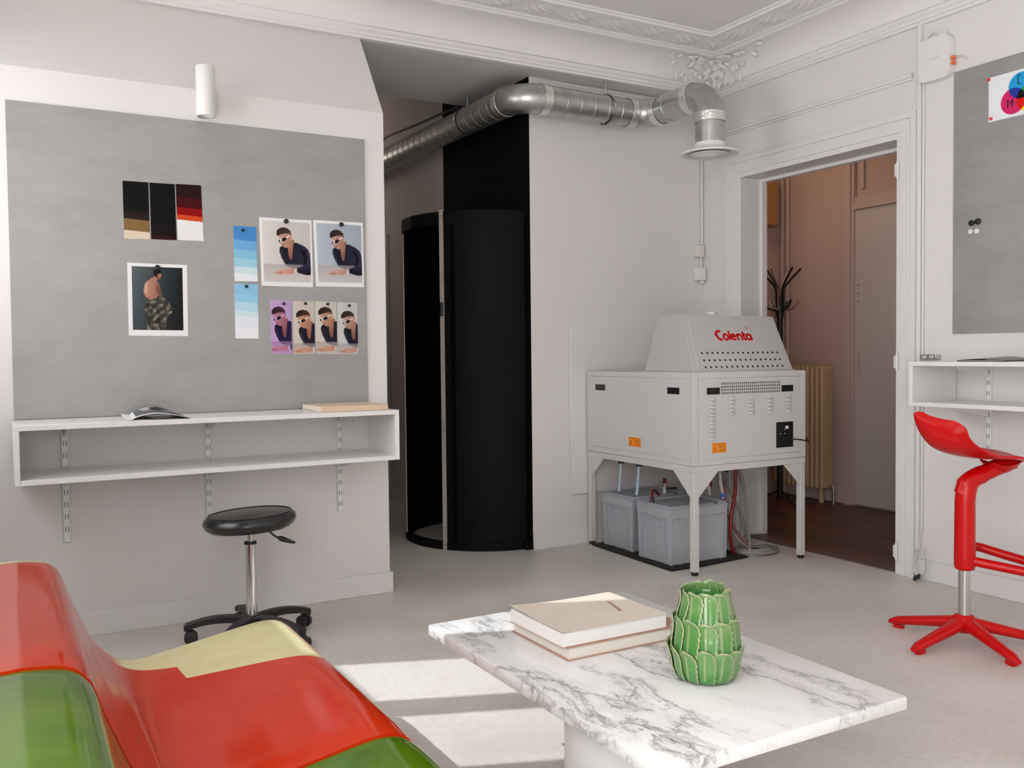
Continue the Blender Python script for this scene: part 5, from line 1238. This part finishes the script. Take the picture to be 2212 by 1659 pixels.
# small plumbing on the lids
pf = thing('hose_fitting', 'dark hose elbow bridging the lids of the two grey crates', 'fitting', (3.22, 4.02, .325))
obj('bend', MB().tube(spline([(3.135, 3.98, .317), (3.137, 3.985, .345), (3.17, 4.02, .372), (3.22, 4.06, .365), (3.26, 4.08, .335)], 6), .007, 10), 'hose_red', pf)
obj('socket', MB().tube([(3.135, 3.98, .317), (3.135, 3.98, .328), (3.135, 3.98, .345)], [.014, .011, .011], 14), 'hose_black', pf)
vf = thing('valve_fitting', 'red-capped valve and tubes on the lid of the rear crate', 'valve', (3.40, 4.2, .325))
obj('body', MB().tube([(3.40, 4.2, .317), (3.40, 4.2, .345), (3.40, 4.2, .375)], [.014, .010, .009], 12), 'cable_grey', vf)
obj('red_cap', MB().tube([(3.40, 4.2, .375), (3.40, 4.2, .405)], [.011, .011], 12), 'hose_red', vf)
obj('side_branch', MB().tube([(3.40, 4.2, .345), (3.46, 4.16, .345)], [.008, .008], 10), 'hose_black', vf)
obj('loop', MB().tube(spline([(3.40, 4.2, .35), (3.36, 4.19, .39), (3.33, 4.2, .36), (3.34, 4.22, .33)], 5), .005, 8), 'clear_tube', vf)
# hoses hanging from the processor
def hose(name, label, pts, rd, mt, group='hoses under the film processor'):
    tag(obj(name, MB().tube(spline(pts, 7), rd, 10), mt, origin=tuple(pts[-1])), label, 'hose', group)
hose('hose', 'dark red hose hanging from the processor to the mat', [(3.60, 3.82, .555), (3.60, 3.82, .50), (3.60, 3.82, .43), (3.575, 3.80, .34), (3.54, 3.79, .24), (3.53, 3.79, .13), (3.545, 3.79, .05), (3.57, 3.80, .015)], .010, 'hose_red')
hose('hose', 'thick clear hose falling almost straight into the coil', [(3.64, 3.86, .555), (3.66, 3.86, .48), (3.70, 3.86, .36), (3.725, 3.86, .22), (3.73, 3.86, .10), (3.74, 3.84, .02)], .011, 'clear_tube')
hose('hose', 'thin clear hose bowing out to the right and back', [(3.625, 3.84, .555), (3.65, 3.84, .46), (3.69, 3.83, .32), (3.70, 3.82, .2), (3.685, 3.80, .12), (3.645, 3.76, .05), (3.62, 3.74, .012)], .0055, 'clear_tube')
hose('hose', 'clear hose curving through the doorway side of the coil', [(3.72, 4.05, .40), (3.76, 4.02, .30), (3.80, 4.0, .20), (3.81, 3.97, .11), (3.79, 3.92, .05), (3.74, 3.86, .018), (3.66, 3.84, .014)], .010, 'clear_tube')
hose('hose', 'pinkish hose sagging behind the dark red one', [(3.61, 3.92, .40), (3.62, 3.93, .30), (3.65, 3.92, .18), (3.70, 3.88, .07), (3.74, 3.84, .022)], .009, 'hose_pink')
hose('hose', 'slack clear hose lying from the crate to the coil', [(3.54, 3.80, .20), (3.58, 3.82, .13), (3.64, 3.80, .06), (3.70, 3.77, .018), (3.76, 3.73, .011)], .006, 'clear_tube')
hose('hose', 'black hose looping behind the front machine leg', [(3.50, 4.0, .555), (3.505, 3.98, .47), (3.49, 3.97, .40), (3.455, 3.96, .345), (3.44, 3.96, .3262)], .009, 'hose_black')
tv = thing('tap_manifold', 'brass taps with clear tubes and a blue sleeve under the processor', 'tap', (3.50, 3.80, .3265))
for x, y_ in ((3.455, 3.90), (3.505, 3.85)):
    s_ = obj('tap_stem', MB().tube([(x, y_, .55), (x-.004, y_-.01, .48), (x-.008, y_-.02, .41), (x, y_-.03, .345)], [.007, .009, .011, .008], 10), 'clear_hose', tv)
    for z in (.455, .425): obj('hose_clip', MB().tube([(x-.006, y_-.012-.002*(z < .44), z-.003), (x-.006, y_-.012, z+.003)], [.014, .014], 12), 'brass', s_)
obj('blue_sleeve', MB().tube([(3.505, 3.82, .335), (3.505, 3.82, .358)], [.011, .011], 12), 'blue_plastic', tv)
obj('pump_body', MB().tube([(3.45, 3.93, .40), (3.50, 3.92, .405)], [.026, .026], 16), 'hose_red', tv)
obj('manifold_pipe', MB().tube(spline([(3.44, 3.96, .50), (3.48, 3.90, .515), (3.53, 3.86, .50), (3.56, 3.84, .47)], 5), .008, 10), 'hose_black', tv)
obj('lower_tube', MB().tube([(3.505, 3.82, .345), (3.505, 3.82, .3265)], [.007, .007], 10), 'clear_hose', tv)
hc = thing('hose_coil', 'translucent hose coiled on the floor beside the doorway', 'hose', (3.735, 3.80, 0))
for k, (rx, ry, z, mm) in enumerate([(.125, .095, .011, 'clear_tube'), (.118, .088, .030, 'clear_tube'), (.135, .102, .020, 'clear_tube'), (.105, .08, .012, 'clear_tube')]):
    obj('hose_turn', MB().tube([(3.735+rx*math.cos(a), 3.80+ry*math.sin(a), z+.004*math.sin(3*a+k)) for a in [2*pi*i/44 for i in range(44)]], .0098, 10, closed=True), mm, hc)
tag(obj('drip_tray', MB().lathe([(0, .001), (.068, .001), (.075, .012), (.072, .012), (.066, .004), (0, .004)], (3.735, 3.80, 0), 32), 'felt_black', origin=(3.735, 3.80, 0)), 'round black tray inside the coiled hose', 'tray')

# ---------- hall things
ra = thing('radiator', 'tall cream column radiator against the hall wall', 'radiator', (5.40, 4.97, 0))
first = None
for k in range(11):
    y_ = 4.755+.046*k
    if first is None:
        b = MB()
        for x in (5.34, 5.385, 5.43): b.tube([(x, y_, .115), (x, y_, .14), (x, y_, 1.0), (x, y_, 1.025)], [.014, .0185, .0185, .014], 12)
        b.tube([(5.335, y_, 1.01), (5.435, y_, 1.01)], .021, 12).tube([(5.335, y_, .13), (5.435, y_, .13)], .021, 12)
        first = obj('radiator_section', b, 'radiator_paint', ra)
    else: dup(first, ra, (0, .046*k, 0))
obj('end_plug', MB().tube([(5.385, 4.735, 1.0), (5.385, 4.727, 1.0)], [.012, .009], 12), 'hall_trim', ra)
obj('end_panel', MB().box(5.335, 5.435, 4.7315, 4.738, .12, 1.02, .004), 'radiator_paint', ra)
for y_ in (4.80, 5.17): obj('radiator_foot', MB().tube([(5.385, y_, 0), (5.385, y_, .12)], [.02, .015], 10), 'radiator_paint', ra)
obj('valve_pipe', MB().tube(spline([(5.385, 4.735, .14), (5.385, 4.70, .14), (5.385, 4.685, .12), (5.385, 4.685, .0)], 5), .009, 10), 'rod_metal', ra)
cr = thing('coat_rack', 'black and chrome coat rack standing in the hall behind the door frame', 'coat rack', (5.09, 4.93, 0))
obj('pole', MB().tube([(5.09, 4.93, .04), (5.09, 4.93, 1.55)], .022, 14), 'rack_black', cr)
for k in range(6):
    a = 2*pi*k/6+.35; c, s_ = math.cos(a), math.sin(a)
    obj('upper_hook', MB().tube(spline([(5.09+.024*c, 4.93+.024*s_, 1.42), (5.09+.026*c, 4.93+.026*s_, 1.56), (5.09+.04*c, 4.93+.04*s_, 1.63), (5.09+.15*c, 4.93+.15*s_, 1.755)], 4), .008, 8), 'chrome' if k % 3 == 0 else 'rack_black', cr)
    obj('lower_hook', MB().tube(spline([(5.09+.02*c, 4.93+.02*s_, 1.44), (5.09+.06*c, 4.93+.06*s_, 1.455), (5.09+.10*c, 4.93+.10*s_, 1.47), (5.09+.135*c, 4.93+.135*s_, 1.52)], 4), .008, 8), 'chrome' if k % 2 else 'rack_black', cr)
    if k % 2 == 0: obj('foot', MB().tube(spline([(5.09, 4.93, .10), (5.09+.10*c, 4.93+.10*s_, .06), (5.09+.19*c, 4.93+.19*s_, .0085)], 4), .0085, 8), 'rack_black', cr)
obj('hook_collar', MB().tube([(5.09, 4.93, 1.40), (5.09, 4.93, 1.455)], .034, 16), 'rack_black', cr)
hb = thing('meter_cabinet', 'brown wooden meter cabinet high on the hall wall', 'cabinet', (5.23, HY-.06, 2.12))
obj('case', MB().box(5.13, 5.33, HY-.12, HY-.001, 2.115, 2.50, .004), 'hall_box', hb); obj('door', MB().box(5.14, 5.32, HY-.13, HY-.1205, 2.125, 2.49, .003), 'hall_box', hb)
for k, (x, y_) in enumerate(((HX-.03, HY-.03), (HX-.03, HY-.085))):
    tag(obj('heating_pipe', MB().cyl((x, y_, .12), (x, y_, 3.0), .013, n=10), 'hall_trim'), ['inner heating pipe in the corner of the hall', 'outer heating pipe in the corner of the hall'][k], 'pipe', 'heating pipes in the hall')

# ---------- hall lamp, and a lamp added to brighten the corridor (both out of sight of the photograph's viewpoint)
mat('lamp_glass', (0.8, 0.75, 0.7), 0.3, emit=((1.0, 0.8, 0.6), 2.0))
def ceiling_lamp(x, y_, z, col, watts, label, zc):
    t = thing('ceiling_lamp', label, 'lamp', (x, y_, z))
    obj('globe', MB().lathe([(0, -.07), (.05, -.055), (.075, 0), (.05, .05), (.03, .06)], (x, y_, z), 24), 'lamp_glass', t)
    obj('stem', MB().tube([(x, y_, z+.055), (x, y_, zc-.02)], .008, 8).tube([(x, y_, zc-.025), (x, y_, zc-.001)], .045, 16), 'white_plastic', t)
    l = bpy.data.lights.new('lamp_light', 'POINT'); l.energy = watts; l.color = col; l.shadow_soft_size = .07
    lo = bpy.data.objects.new('lamp_light', l); C.objects.link(lo); lo.location = (0, 0, -.16); lo.parent = t
ceiling_lamp(4.70, 4.75, 2.80, (1.0, 0.70, 0.48), 1.3, 'glass globe lamp hanging from the hall ceiling', 3.1)
ceiling_lamp(2.05, 7.30, 2.72, (1.0, 0.90, 0.84), .75, 'glass globe lamp added out of view to brighten the corridor', 3.1)
